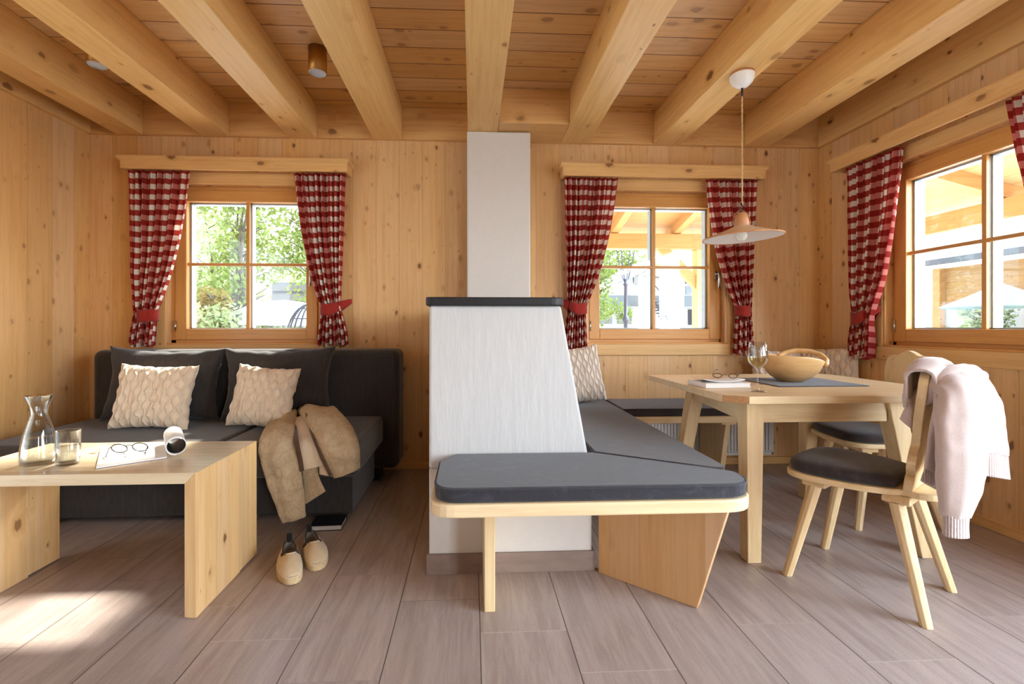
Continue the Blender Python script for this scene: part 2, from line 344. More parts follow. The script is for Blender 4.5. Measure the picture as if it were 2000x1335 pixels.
def empty(name, loc=(0, 0, 0), rz=0, label=None, cat=None, group=None, kind=None):
    o = bpy.data.objects.new(name, None); COL.objects.link(o); o.location = loc; o.rotation_euler = (0, 0, rz)
    o.empty_display_size = .05; return tag(o, label, cat, group, kind)
def copy_tree(o, parent=None):
    c = o.copy(); COL.objects.link(c); c.parent = parent
    for ch in list(o.children): copy_tree(ch, c)
    return c
def B(name, x0, x1, y0, y1, z0, z1, mat, parent=None, bevel=.002):
    return build(name, MB().box(x0, x1, y0, y1, z0, z1), mat, parent, bevel=bevel)
def rounded(pts, radii, n=6):      # polygon with rounded corners
    out = []; K = len(pts)
    for i, p in enumerate(pts):
        r = radii[i] if isinstance(radii, (list, tuple)) else radii
        p = Vector(p); a = Vector(pts[i - 1]); b = Vector(pts[(i + 1) % K]); 
        if r <= 0: out.append(tuple(p)); continue
        d1 = (a - p).normalized(); d2 = (b - p).normalized(); ang = d1.angle(d2); t = r / math.tan(ang / 2)
        p1 = p + d1 * t; p2 = p + d2 * t
        for k in range(n + 1):
            s_ = k / n; q = p1 * (1 - s_) ** 2 + p * 2 * s_ * (1 - s_) + p2 * s_ ** 2; out.append(tuple(q))
    return out
def lerp(a, b, t): return a + (b - a) * t
def interp(tab, t):                # piecewise smooth table [(t, v), ...]
    if t <= tab[0][0]: return tab[0][1]
    for (a, va), (b, vb) in zip(tab, tab[1:]):
        if t <= b:
            k = (t - a) / (b - a); k = k * k * (3 - 2 * k) if len(tab) > 2 else k; return lerp(va, vb, k)
    return tab[-1][1]

# ================================================================ THE ROOM
XL, XR, YB, YF, ZC = -2.772, 2.714, 3.52, -2.45, 2.69
st = lambda name, mb, mat, **k: tag(build(name, mb, mat, **k), kind='structure')
st('floor', MB().box(XL - .3, XR + .3, YF - .3, YB + .3, -.12, 0), M['floor'])
st('ceiling', MB().box(XL - .3, XR + .3, YF - .3, YB + .3, ZC, ZC + .1), M['ceil'])
def wall_with_holes(name, axis, f0, f1, a0, a1, holes, mat, z1=ZC):
    """boards from a0 to a1 along the wall, f0..f1 thick, holes = (a0, a1, z0, z1) sorted"""
    m = MB()
    def bx(p0, p1, q0, q1):
        m.box(p0, p1, f0, f1, q0, q1) if axis == 'X' else m.box(f0, f1, p0, p1, q0, q1)
    c = a0
    for h in holes:
        bx(c, h[0], 0, z1)
        if h[2] > 0: bx(h[0], h[1], 0, h[2])
        bx(h[0], h[1], h[3], z1); c = h[1]
    bx(c, a1, 0, z1); return st(name, m, mat)
W1 = (-2.235, -1.13, .93, 2.105); W2 = (.89, 1.955, .93, 2.105); W3 = (1.86, 2.94, .93, 2.105)
wall_with_holes('wall_back', 'X', YB, YB + .28, XL - .3, XR + .3, [W1, W2], M['wall_x'])
wall_with_holes('wall_right', 'Y', XR, XR + .28, YF - .3, YB, [(-1.05, 1.25, .02, 2.22), W3], M['wall_y'])
wall_with_holes('wall_left', 'Y', XL - .28, XL, YF - .3, YB, [(-.75, 1.75, .02, 2.22)], M['wall_y'])
wall_with_holes('wall_front', 'X', YF - .28, YF, XL, XR, [(1.5, 2.45, .02, 2.22)], M['wall_x'])
# plate above the wall boards, between and behind the beams
st('trim_1', MB().box(XL, XR, YB - .035, YB, 2.452, ZC), M['beam_x'], bevel=.003)
st('trim_2', MB().box(XR - .035, XR, YF, YB - .035, 2.452, ZC), M['beam'], bevel=.003)
st('trim_3', MB().box(XL, XL + .035, YF, YB - .035, 2.452, ZC), M['beam'], bevel=.003)
st('trim_4', MB().box(.183, .667, 3.17, YB - .036, 2.452, ZC - .002), M['beam_x'], bevel=.003)
st('baseboard_back', MB().box(XL, -.2, YB - .018, YB, 0, .055).box(.55, XR, YB - .018, YB, 0, .055), M['trim_x'], bevel=.003)
st('baseboard_right', MB().box(XR - .018, XR, 1.26, YB - .018, 0, .055), M['trim_y'], bevel=.003)
st('baseboard_left', MB().box(XL, XL + .018, 1.76, YB - .018, 0, .055), M['trim_y'], bevel=.003)
names = ['closest to the left wall, leftmost of the eight', 'passing the round spotlight near the left wall', 'running above the left window from the spotlights',
         'just left of the chimney, beside the brass spotlight', 'ending on top of the white chimney', 'directly right of the white chimney with a boxed end piece',
         'carrying the pendant lamp', 'nearest the right wall, rightmost of the eight']
for i, (a, b) in enumerate([(-2.56, -2.375), (-1.957, -1.767), (-1.34, -1.14), (-.73, -.52), (-.032, .18), (.668, .872), (1.38, 1.58), (2.09, 2.285)]):
    y1 = YB - .036 if i != 4 else YB - .036
    o = build('ceiling_beam', MB().box(a, b, YF, y1, 2.447, ZC - .001), M['beam'], bevel=.004)
    # every beam gets its own stretch of grain: the mesh keeps its place, the origin moves
    off = Vector((a, -3. * i, .37 * i)); o.data.transform(Matrix.Translation(-off)); o.location = off
    tag(o, 'thick pale spruce ceiling beam ' + names[i], 'beam')

# ---------------------------------------------------------------- windows
def window(name, rot, loc, handle_side, outer=.0):
    """one casement in an opening 1.10 wide, 1.175 high; local X to the right, Y outwards, Z up from the sill"""
    root = empty(name, loc, rot, kind='structure')
    hw = .5525; H = 1.175
    fr = MB().box(-hw, -hw + .035, .06, .14, 0, H).box(hw - .035, hw, .06, .14, 0, H)
    fr2 = MB().box(-hw, hw, .06, .14, 0, .035).box(-hw, hw, .06, .14, H - .035, H)
    build('window_frame', fr, M['sash_z'], root, bevel=.002); build('window_frame', fr2, M['sash_x'], root, bevel=.002)
    # sash: profiled rails and stiles
    x0, x1, z0, z1 = -hw + .035, hw - .035, .035, H - .03
    gx0, gx1, gz0, gz1 = -.436, .436, .115, 1.062
    build('sash_stile', MB().box(x0, gx0, .045, .13, z0, z1), M['sash_z'], root, bevel=.004)
    build('sash_stile', MB().box(gx1, x1, .045, .13, z0, z1), M['sash_z'], root, bevel=.004)
    build('sash_rail', MB().box(gx0, gx1, .045, .13, z0, gz0), M['sash_x'], root, bevel=.004)
    build('sash_rail', MB().box(gx0, gx1, .045, .13, gz1, z1), M['sash_x'], root, bevel=.004)
    g = build('glass_pane', MB().box(gx0, gx1, .088, .091, gz0, gz1), M['pane'], root)
    sp = MB()
    for a in (gx0, -.021, gx1 - .013, .009):
        sp.box(a, a + .012, .094, .150, gz0, gz1)
    build('glass_spacer', sp.box(gx0, gx1, .094, .116, gz0, gz0 + .01).box(gx0, gx1, .094, .150, gz1 - .01, gz1), M['alu'], root)
    build('muntin', MB().box(-.012, .012, .064, .087, gz0, gz1), M['sash_z'], root, bevel=.003)
    build('muntin', MB().box(gx0, gx1, .066, .0875, .587, .609), M['sash_x'], root, bevel=.003)
    s = handle_side; hx = s * .485
    h = build('handle', MB().box(hx - .012, hx + .012, .036, .046, .50, .565), M['chrome'], root, bevel=.003)
    build('handle_lever', MB().tube([(hx, .04, .545), (hx, .0, .545), (hx, -.008, .535), (hx, -.008, .43)], .0085, 10), M['chrome'], h, smooth=True)
    for z in (.10, 1.02):
        build('hinge', MB().lathe([(0, 0), (.007, 0), (.007, .075), (0, .075)], 10, (-s * .512, .04, z)), M['chrome'], root, smooth=True)
    build('window_sill', MB().box(-hw, hw, -.001, .06, -.0, .012), M['sash_x'], root, bevel=.002)
    # casing boards flush on the wall boards
    c = MB().box(-hw - .085, -hw, -.008, .0, -.075, H + .0).box(hw, hw + .04, -.008, 0, -.075, H)
    build('casing', c, M['trim_z'], root, bevel=.002)
    build('casing', MB().box(-hw - .085, hw + .04, -.018, 0, -.085, -.0), M['trim_x'], root, bevel=.003)
    build('casing', MB().box(-hw, hw, -.012, 0, H, H + .085), M['trim_x'], root, bevel=.003)
    return root
window('window_1', 0, (-1.6825, YB, .93), 1)
window('window_2', 0, (1.4225, YB, .93), 1)
window('window_3', -PI / 2, (XR, 2.4, .93), 1)
# unseen glazed openings: side ones inferred from the light, rear one added to brighten
def glazed(name, axis, f, a0, a1, n):
    root = empty(name, (0, 0, 0), 0, kind='structure'); m = MB()
    for k in range(n + 1):
        a = lerp(a0, a1 - .07, k / n)
        m.box(a, a + .07, f - .03, f + .03, .02, 2.22) if axis == 'X' else m.box(f - .03, f + .03, a, a + .07, .02, 2.22)
    for z in (.02, 2.15):
        m.box(a0, a1, f - .03, f + .03, z, z + .07) if axis == 'X' else m.box(f - .03, f + .03, a0, a1, z, z + .07)
    build('window_frame', m, M['sash_z'], root)
    g = MB().box(a0, a1, f - .002, f + .002, .09, 2.15) if axis == 'X' else MB().box(f - .002, f + .002, a0, a1, .09, 2.15)
    build('glass_pane', g, M['pane'], root)
glazed('door_1', 'Y', XR + .15, -1.05, 1.25, 2); glazed('door_2', 'Y', XL - .15, -.75, 1.75, 2); glazed('added_rear_opening', 'X', YF - .15, 1.5, 2.45, 1)

# ---------------------------------------------------------------- pelmets and curtains
def pelmet(rot, loc, half, label):
    root = empty('curtain_pelmet', loc, rot, label=label, cat='curtain pelmet')
    # local X along the wall, -Y into the room, Z = 0 at its top
    fp = [(-.14, 0), (-.122, 0), (-.122, -.012), (-.118, -.02), (-.118, -.088), (-.136, -.088), (-.136, -.03), (-.152, -.018), (-.152, 0)]
    m = MB(); n = len(fp)
    def ring(x, k): return [(x + k * (-(y + .118)), y, z) for y, z in fp]
    L = ring(-half, -1); Rr = ring(half, 1)
    # front board mitred into the end boards
    ends = lambda s: [(s * half, 0)]
    vsL = [(-half - (-(y + .118)) , y, z) for y, z in fp]; vsR = [(half + (-(y + .118)), y, z) for y, z in fp]
    m.add(vsL + vsR, [tuple(range(n)), tuple(reversed(range(n, 2 * n)))] + [(i, (i + 1) % n, n + (i + 1) % n, n + i) for i in range(n)])
    build('front_board', m, M['trim_x'], root)
    for s in (-1, 1):
        vs0 = [(s * (half + (-(y + .118))), y, z) for y, z in fp]; vs1 = [(x, 0, z) for x, y, z in vs0]
        build('end_board', MB().add(vs0 + vs1, [tuple(range(n)), tuple(reversed(range(n, 2 * n)))] + [(i, (i + 1) % n, n + (i + 1) % n, n + i) for i in range(n)]), M['trim_x'], root)
    build('top_board', MB().box(-half, half, -.13, 0, -.02, -.006), M['trim_x'], root)
    build('curtain_rail', MB().box(-half + .02, half - .02, -.085, -.06, -.035, -.02), M['white'], root)
    return root
pelmet(0, (-1.679, YB, 2.258), .765, 'spruce curtain pelmet board with moulded edge over the left window above the sofa')
pelmet(0, (1.428, YB, 2.258), .745, 'knotty spruce curtain pelmet over the window behind the dining table')
pelmet(-PI / 2, (XR, 2.42, 2.258), .80, 'long spruce curtain pelmet on the right wall')

def curtain(rot, loc, top, tie, bot, ztie, zbot, label, seed, hook, nf=8, bow=0):
    """top/tie/bot = (x0, x1) along the wall, z from 0 (rail) down; hook = x of the wall hook"""
    root = empty('curtain', loc, rot, label=label, cat='curtain')
    random.seed(seed); ph = random.random() * 6
    wt = top[1] - top[0]; full = 1.05
    NU, NV = 132, 90; uv = []; vs = []
    H = -zbot; tt = -ztie / H
    am = [random.uniform(.6, 1.2) for _ in range(40)]
    for j in range(NV + 1):
        t = j / NV; z = -H * t
        if t < tt:
            k = t / tt; e = k ** 1.6; e2 = k ** 2.6
            kk = lambda a, b, mv: lerp(a, b, mv)
            outer = e * .9 + .1 * k
            # the edge that swings in bows out before the tie
            if abs(tie[0] - top[0]) > abs(tie[1] - top[1]): x0 = lerp(top[0], tie[0], e2 * .55 + .45 * k); x1 = lerp(top[1], tie[1], k)
            else: x0 = lerp(top[0], tie[0], k); x1 = lerp(top[1], tie[1], e2 * .55 + .45 * k)
        else:
            k = (t - tt) / (1 - tt); e = 1 - (1 - k) ** 1.5; x0 = lerp(tie[0], bot[0], e); x1 = lerp(tie[1], bot[1], e)
        w = x1 - x0; g = min(1, w / wt)
        amp = lerp(.034, .021, g) * lerp(1, .7, max(0, 1 - abs(t - tt) * 9))
        for i in range(NU + 1):
            s = i / NU; a = 2 * PI * nf * s + ph + .5 * sin(3 * s + t * 2)
            q = am[int(s * nf) % 40]
            x = x0 + w * s + .006 * sin(a * 2 + t * 3) * g
            y = -.072 - amp * q * sin(a) - .007 * sin(2.3 * a + 5 * t) + .01 * noise.noise(Vector((s * 5, t * 6, seed)))
            # hem of the cloth lifts where it is pulled sideways
            vs.append((x, y, z + .012 * sin(a * .5 + 1) * t)); uv.append((s * wt * 2.1, t * H * 1.03 + .05 * (s - .5) * t * (1 if tie[0] > top[0] else -1)))
    w_ = NU + 1
    m = MB().add(vs, [(j * w_ + i, j * w_ + i + 1, (j + 1) * w_ + i + 1, (j + 1) * w_ + i) for j in range(NV) for i in range(NU)])
    build('gathered_cloth', m, M['gingham'], root, smooth=True, uv=uv)
    # band: a sleeve round the bundle, drawn up to the wall hook
    cx = (tie[0] + tie[1]) / 2; hw = (tie[1] - tie[0]) / 2 + .010; zt = ztie; sd = 1 if hook > cx else -1
    def band(u, v):
        a = u * 2 * PI; ca, sa = cos(a), sin(a)
        x = cx + hw * ca; y = -.072 + .052 * sa
        edge = max(0, ca * sd)
        x += edge ** 2 * (abs(hook - cx) - hw) * sd
        hgt = lerp(.085, .035, edge ** 2)
        z = zt + .058 * edge ** 1.4 + hgt * (v - .5) - .012 * (1 - abs(ca))
        if edge > .3: y = lerp(y, -.02, (edge - .3) / .9)
        return (x, y, z)
    build('tieback', MB().grid(band, 40, 4, True), M['red'], root, smooth=True, solid=.006)
    return root
zt = 2.176
curtain(0, (0, YB, zt), (-2.443, -2.02), (-2.40, -2.26), (-2.43, -2.275), -1.03, -1.25, 'red and white checked curtain at the left side of the left window', 3, -2.43)
curtain(0, (0, YB, zt), (-1.30, -.933), (-1.09, -.955), (-1.13, -.90), -.985, -1.25, 'red checked curtain between the left window and the stove, band drawn to the right', 5, -.89)
curtain(0, (0, YB, zt), (.684, 1.084), (.71, .845), (.675, .862), -.975, -1.325, 'red checked curtain directly right of the white stove, above a cream pillow', 8, .655, nf=9)
curtain(0, (0, YB, zt), (1.767, 2.164), (2.01, 2.115), (1.985, 2.125), -.99, -1.325, 'red checked curtain partly hidden behind the pendant lamp', 11, 2.15)
curtain(-PI / 2, (XR, 0, zt), (-3.148, -2.735), (-3.10, -2.955), (-3.126, -2.966), -1.055, -1.325, 'red checked curtain on the right wall nearest the room corner', 13, -2.94)
curtain(-PI / 2, (XR, 0, zt), (-2.18, -1.76), (-1.93, -1.78), (-1.96, -1.78), -1.0, -1.325, 'red checked curtain cut off by the right edge of the photo', 17, -1.74)

# ================================================================ STOVE
stv = empty('masonry_stove', (0, 0, 0), label='white plastered masonry stove with black stone top and tall chimney in the room middle', cat='stove')
build('stove_body', MB().hexa([(-.185, 2.0, .45), (.512, 2.0, .45), (.512, YB - .001, .45), (-.185, YB - .001, .45)],
                              [(-.185, 2.02, 1.15), (.388, 2.02, 1.15), (.388, YB - .001, 1.15), (-.185, YB - .001, 1.15)]), M['plaster'], stv, bevel=.012, seg=3)
build('stove_base', MB().box(-.185, .522, 2.012, YB - .001, .0, .449), M['plaster2'], stv, bevel=.006)
build('plinth', MB().box(-.195, .532, 2.0, 2.011, 0, .085).box(-.195, -.186, 2.011, YB - .002, 0, .085).box(.523, .532, 2.011, YB - .002, 0, .085), M['tileplinth'], stv, bevel=.001)
cap = rounded([(-.2, 1.995), (.402, 1.995), (.402, YB - .001), (-.2, YB - .001)], [.03, .06, 0, 0])
build('top_slab', MB().prism(cap, 1.15, 1.185), M['granite'], stv, bevel=.004)
build('chimney', MB().box(-.038, .415, 3.3, YB - .037, 1.186, 2.446), M['plaster2'], stv, bevel=.012, seg=3)

# ================================================================ CORNER BENCH
bn = empty('corner_bench', (0, 0, 0), label='pale wooden bench wrapping round the stove and running along the back wall', cat='bench')
FY = 1.55; EX = .995
front = rounded([(-.145, FY), (EX, FY), (EX, 3.02), (2.69, 3.02), (2.69, 3.50), (.56, 3.50), (.56, 1.985), (-.145, 1.985)], [.085, .13, 0, 0, 0, 0, 0, 0])
build('seat_board', MB().prism(front, .42, .465), M['pine_x'], bn, bevel=.006)
build('support_panel', MB().box(.045, .085, 1.725, 1.998, 0, .405), M['pine_z'], bn, bevel=.003)
build('batten', MB().box(.02, .115, 1.66, 1.998, .405, .42), M['pine_y'], bn, bevel=.002)
d = Vector((.743, -.669)); nn = Vector((.669, .743)) * .02; a0 = Vector((.555, 1.995)); b0 = a0 + d * .405; b1 = a0 + d * .52
build('support_panel', MB().hexa([(*(a0 - nn), 0), (*(b0 - nn), 0), (*(b0 + nn), 0), (*(a0 + nn), 0)],
                                 [(*(a0 - nn), .42), (*(b1 - nn), .42), (*(b1 + nn), .42), (*(a0 + nn), .42)]), M['panel'], bn, bevel=.003)
build('support_panel', MB().hexa([(1.70, 3.14, 0), (1.735, 3.14, 0), (1.735, 3.40, 0), (1.70, 3.40, 0)], [(1.70, 3.05, .405), (1.735, 3.05, .405), (1.735, 3.40, .405), (1.70, 3.40, .405)]), M['pine_z'], bn, bevel=.003)
build('batten', MB().box(1.665, 1.77, 3.04, 3.42, .405, .42), M['pine_y'], bn, bevel=.002)
build('support_panel', MB().box(2.55, 2.585, 3.08, 3.40, 0, .42), M['pine_z'], bn, bevel=.003)
def pad(name, poly, radii, z0, th, mat, label, cat='seat cushion', puff=.006):
    o = empty(name, (0, 0, 0), label=label, cat=cat)
    pts = rounded(poly, radii, 8)
    c = Vector((sum(p[0] for p in pts) / len(pts), sum(p[1] for p in pts) / len(pts)))
    def ring(k, z): return [((Vector(p) - c) * k + c).to_tuple() + (z,) for p in pts]
    n = len(pts); lv = [ring(.985, z0), ring(.998, z0 + .006), ring(1, z0 + th * .5), ring(.998, z0 + th - .008), ring(.99, z0 + th - .001)]
    vs = sum(lv, []); fs = [(j * n + i, j * n + (i + 1) % n, (j + 1) * n + (i + 1) % n, (j + 1) * n + i) for j in range(4) for i in range(n)]
    fs += [tuple(reversed(range(n))), tuple(range(4 * n, 5 * n))]
    build('cushion_cover', MB().add(vs, fs), mat, o, bevel=.003)
    for z in (z0 + th - .006,):
        build('piping', MB().tube([((Vector(p) - c) * 1.0 + c).to_tuple() + (z,) for p in pts], .003, 6, True), mat, o, smooth=True)
    return o
pad('bench_cushion', [(-.13, FY + .012), (EX - .012, FY + .012), (EX - .012, 1.70), (.52, 1.988), (-.07, 1.988), (-.10, 1.93), (-.13, 1.88)], [.085, .10, .03, 0, .02, .02, .02], .466, .052, M['suede_blue'],
    'dark suede seat cushion on the bench in front of the white stove')
pad('bench_cushion', [(EX - .012, 1.715), (EX - .012, 3.03), (EX - .012, 3.48), (.575, 3.48), (.53, 2.6), (.53, 2.0)], [.05, 0, 0, 0, 0, 0], .466, .052, M['suede'],
    'long brown-grey suede cushion along the right side of the stove')
pad('bench_cushion', [(EX - .004, 3.035), (2.68, 3.035), (2.68, 3.48), (EX - .004, 3.48)], [0, .03, .03, 0], .466, .052, M['suede'],
    'dark suede cushion on the bench part under the middle window')
# radiator
rd = empty('radiator', (0, 0, 0), label='white ribbed panel radiator under the bench below the middle window', cat='radiator')
m = MB(); x = 1.05
while x < 2.27: m.box(x, x + .019, 3.432, 3.447, .12, .41); x += .0245
build('radiator_fins', m, M['radiator'], rd, bevel=.002)
build('radiator_panel', MB().box(1.03, 2.285, 3.447, 3.49, .09, .418).box(1.03, 1.045, 3.43, 3.447, .09, .418).box(2.27, 2.285, 3.43, 3.447, .09, .418).box(1.03, 2.285, 3.43, 3.447, .405, .418).box(1.03, 2.285, 3.43, 3.447, .09, .112), M['radiator'], rd, bevel=.002)
build('radiator_pipe', MB().tube([(2.2, 3.47, .1), (2.2, 3.47, .0)], .009), M['radiator'], rd, smooth=True)

# ================================================================ DINING TABLE
dt = empty('dining_table', (1.68, 2.42, 0), label='pale pine dining table with clipped corners and splayed legs', cat='table')
T = Matrix.Translation((-1.68, -2.42, 0))
top = [(1.18, 1.93), (2.175, 1.93), (2.257, 2.0), (2.257, 2.83), (2.18, 2.90), (1.11, 2.86), (1.095, 2.845), (1.095, 1.99)]
M['endgrain'] = plain('end_grain', S(176, 128, 84), .6, 60, .2, stretch=(1, 1, 4))
tt_ = build('tabletop', MB().prism(top, .728, .76).xf(T), [M['pine_x'], M['endgrain']], dt, bevel=.0015)
for p_ in tt_.data.polygons:
    if p_.normal.x < -.5 and p_.normal.y < -.5: p_.material_index = 1
def leg(tp, bt, wt, wb, z1=.727, z0=0):
    tx, ty = tp; bx, by = bt
    return MB().hexa([(bx - wb, by - wb, z0), (bx + wb, by - wb, z0), (bx + wb, by + wb, z0), (bx - wb, by + wb, z0)],
                     [(tx - wt, ty - wt, z1), (tx + wt, ty - wt, z1), (tx + wt, ty + wt, z1), (tx - wt, ty + wt, z1)]).xf(T)
for tp, bt in (((1.248, 2.035), (1.262, 2.055)), ((1.90, 2.035), (2.085, 2.06)), ((1.35, 2.74), (1.235, 2.78)), ((2.05, 2.74), (2.07, 2.79))):
    build('leg', leg(tp, bt, .04, .031), M['pine_z'], dt, bevel=.004)
build('apron', MB().box(1.288, 1.868, 2.012, 2.037, .632, .727).xf(T), M['pine_xx'], dt, bevel=.002)
build('apron', MB().hexa([(1.22, 2.07, .632), (1.243, 2.07, .632), (1.335, 2.71, .632), (1.312, 2.71, .632)], [(1.22, 2.07, .727), (1.243, 2.07, .727), (1.335, 2.71, .727), (1.312, 2.71, .727)]).xf(T), M['pine_y'], dt, bevel=.002)
build('apron', MB().box(1.38, 2.02, 2.74, 2.765, .632, .727).xf(T), M['pine_xx'], dt, bevel=.002)
build('apron', MB().hexa([(1.93, 2.07, .632), (1.953, 2.07, .632), (2.055, 2.70, .632), (2.032, 2.70, .632)], [(1.93, 2.07, .727), (1.953, 2.07, .727), (2.055, 2.70, .727), (2.032, 2.70, .727)]).xf(T), M['pine_y'], dt, bevel=.002)

# ---------------------------------------------------------------- chairs
def chair(loc, rz, label):
    ch = empty('dining_chair', loc, rz, label=label, cat='chair', group=None)
    # seat outline, +Y forward: broad rounded front, waist, round tab behind the back plank
    half = [(0, .255), (.10, .252), (.165, .235), (.205, .195), (.218, .14), (.212, .06), (.19, -.03), (.155, -.10), (.125, -.145), (.128, -.19), (.105, -.235), (.055, -.262), (0, -.268)]
    pts = half + [(-x, y) for x, y in reversed(half[1:-1])]
    def smoothpoly(p, n=4):
        K = len(p); o = []
        for i in range(K):
            a, b, c_, e = [Vector(p[(i + k) % K]) for k in (-1, 0, 1, 2)]
            for s_ in range(n):
                t = s_ / n; o.append(tuple(.5 * ((2 * b) + (c_ - a) * t + (2 * a - 5 * b + 4 * c_ - e) * t * t + (3 * b - a - 3 * c_ + e) * t ** 3)))
        return o
    pts = smoothpoly(pts)
    build('seat', MB().prism(pts, .423, .447), M['pine_y'], ch, bevel=.005, seg=3)
    for y, w in ((.135, .175), (-.125, .145)):
        build('batten', MB().prism([(-w, .400), (-w + .012, .423), (w - .012, .423), (w, .400), (w - .01, .392), (-w + .01, .392)], y - .042, y + .042, 'Y'), M['pine_xx'], ch, bevel=.003)
    cu = [(p[0] * .945, lerp(p[1], .055, .055)) for p in pts if p[1] > -.135]
    n = len(cu); c = Vector((0, .06)); vs = []; ks = [(.96, .448), (1.0, .456), (1.01, .472), (.99, .486), (.93, .494), (.8, .499), (.5, .503), (.2, .504)]
    for k, z in ks: vs += [(*((Vector(p) - c) * k + c), z) for p in cu]
    fs = [(j * n + i, j * n + (i + 1) % n, (j + 1) * n + (i + 1) % n, (j + 1) * n + i) for j in range(len(ks) - 1) for i in range(n)] + [tuple(reversed(range(n))), tuple(range((len(ks) - 1) * n, len(ks) * n))]
    build('seat_cushion', MB().add(vs, fs), M['suede'], ch, smooth=True)
    for tx, ty, bx, by in ((-.145, .135, -.205, .22), (.145, .135, .205, .22), (-.12, -.125, -.19, -.222), (.12, -.125, .19, -.222)):
        m = MB(); wt, wb = .024, .018
        oc = [(1, .35), (.35, 1), (-.35, 1), (-1, .35), (-1, -.35), (-.35, -1), (.35, -1), (1, -.35)]
        vs = [(bx + a * wb, by + b * wb, 0) for a, b in oc] + [(tx + a * wt, ty + b * wt, .395) for a, b in oc]
        m.add(vs, [tuple(reversed(range(8))), tuple(range(8, 16))] + [(i, (i + 1) % 8, 8 + (i + 1) % 8, 8 + i) for i in range(8)])
        build('leg', m, M['pine_z'], ch, bevel=.002)
    # scalloped back plank, leaning back
    hb = [(.12, .448), (.146, .460), (.152, .48), (.138, .502), (.116, .510), (.136, .522), (.162, .545), (.158, .578), (.128, .60), (.104, .614), (.104, .64), (.135, .70), (.16, .76), (.17, .82), (.155, .87), (.115, .895), (.07, .90), (.04, .915), (0, .925)]
    bp = hb + [(-x, z) for x, z in reversed(hb[:-1])]; bp = smoothpoly(bp, 3)
    # heart-shaped grip hole is covered in the photo; the plank is whole
    k0 = MB().prism(bp, -.014, .014, 'Y')
    k0.v = [(x, y - .150 - .11 * (z - .448) - .5 * x * x, z) for x, y, z in k0.v]
    build('backrest', k0, M['pine_z'], ch, bevel=.003)
    return ch
chair((1.635, 1.855, 0), R(33.4), 'pale wooden chair with dark cushion and a pink cardigan hung over its back')
chair((2.255, 2.52, 0), R(84), 'pale wooden chair behind the table, its back close to the right wall')

# ---------------------------------------------------------------- pendant lamp
pl = empty('pendant_lamp', (1.478, 2.485, 2.447), label='cream and terracotta pendant lamp hanging over the dining table', cat='pendant lamp')
build('ceiling_cup', MB().lathe([(0, 0), (.062, 0), (.063, -.012)], 32), M['terracotta'], pl, smooth=True)
build('ceiling_cup', MB().lathe([(.063, -.012), (.061, -.03), (.052, -.052), (.034, -.07), (.012, -.080), (0, -.081)], 32), M['white'], pl, smooth=True)
build('cord_grip', MB().lathe([(0, -.08), (.006, -.08), (.005, -.125), (0, -.125)], 10), M['black'], pl, smooth=True)
m = MB()
for q in (0, PI):
    m.tube([(.0022 * cos(q + i * .55), .0022 * sin(q + i * .55), -.12 - i * .0052) for i in range(117)], .0024, 5)
cdm = build('cord', m, M['cord'], pl, smooth=True)
sh = empty('shade_assembly', (0, 0, -.895)); sh.parent = pl; sh.rotation_euler = (0, R(-2.2), 0)
build('lamp_shade', MB().lathe([(.030, .065), (.036, .06), (.075, .043), (.13, .022), (.185, .003), (.200, -.004)], 64), M['shade_top'], sh, smooth=True)
build('shade_lining', MB().lathe([(.198, -.006), (.183, .0), (.13, .018), (.075, .038), (.033, .056), (0, .057)], 64), M['shade_in'], sh, smooth=True)
build('shade_rim', MB().tube([(.2 * cos(a * PI / 32), .2 * sin(a * PI / 32), -.004) for a in range(64)], .0042, 8, True), M['terracotta'], sh, smooth=True)
build('wooden_neck', MB().lathe([(.034, .062), (.037, .075), (.034, .10), (.026, .122), (.012, .132), (0, .133)], 32), M['terracotta'], sh, smooth=True)
m = MB()
for s in (-1, 1):
    m.tube([(s * .045, 0, .06), (s * .050, 0, .085), (s * .042, 0, .115), (s * .022, 0, .138), (0, 0, .15)], .0016, 6)
build('wire_bail', m, M['brass'], sh, smooth=True)
build('cord_knot', MB().tube([(0, 0, .13), (.008, 0, .145), (-.006, .004, .155), (.006, -.004, .166), (0, 0, .185)], .004, 6), M['black'], sh, smooth=True)
build('light_bulb', MB().lathe([(0, -.022), (.012, -.019), (.024, -.006), (.027, .01), (.02, .03), (.013, .045), (.013, .056)], 24), M['bulb'], sh, smooth=True)

# ---------------------------------------------------------------- ceiling spotlights
def spot(loc, label):
    o = empty('ceiling_spotlight', loc, label=label, cat='ceiling spotlight')
    build('spot_tube', MB().lathe([(0, 0), (.052, 0), (.052, -.146), (.049, -.146)], 40), M['brass'], o, smooth=False, bevel=0)
    build('spot_lens', MB().lathe([(.049, -.145), (.046, -.147), (.044, -.135), (0, -.131)], 40), M['lens'], o, smooth=True)
    return o
s1 = spot((-.905, 2.778, ZC), 'brass cylinder spotlight hanging from the ceiling boards left of the centre beams')
for c in s1.children:
    for p in c.data.polygons: p.use_smooth = abs(p.normal.z) < .5
c2 = copy_tree(s1); c2.location = (-2.20, 2.78, ZC + .03); c2['label'] = 'ceiling spotlight half hidden behind the second beam near the left wall'
c2.location = (-2.13, 2.758, ZC); 

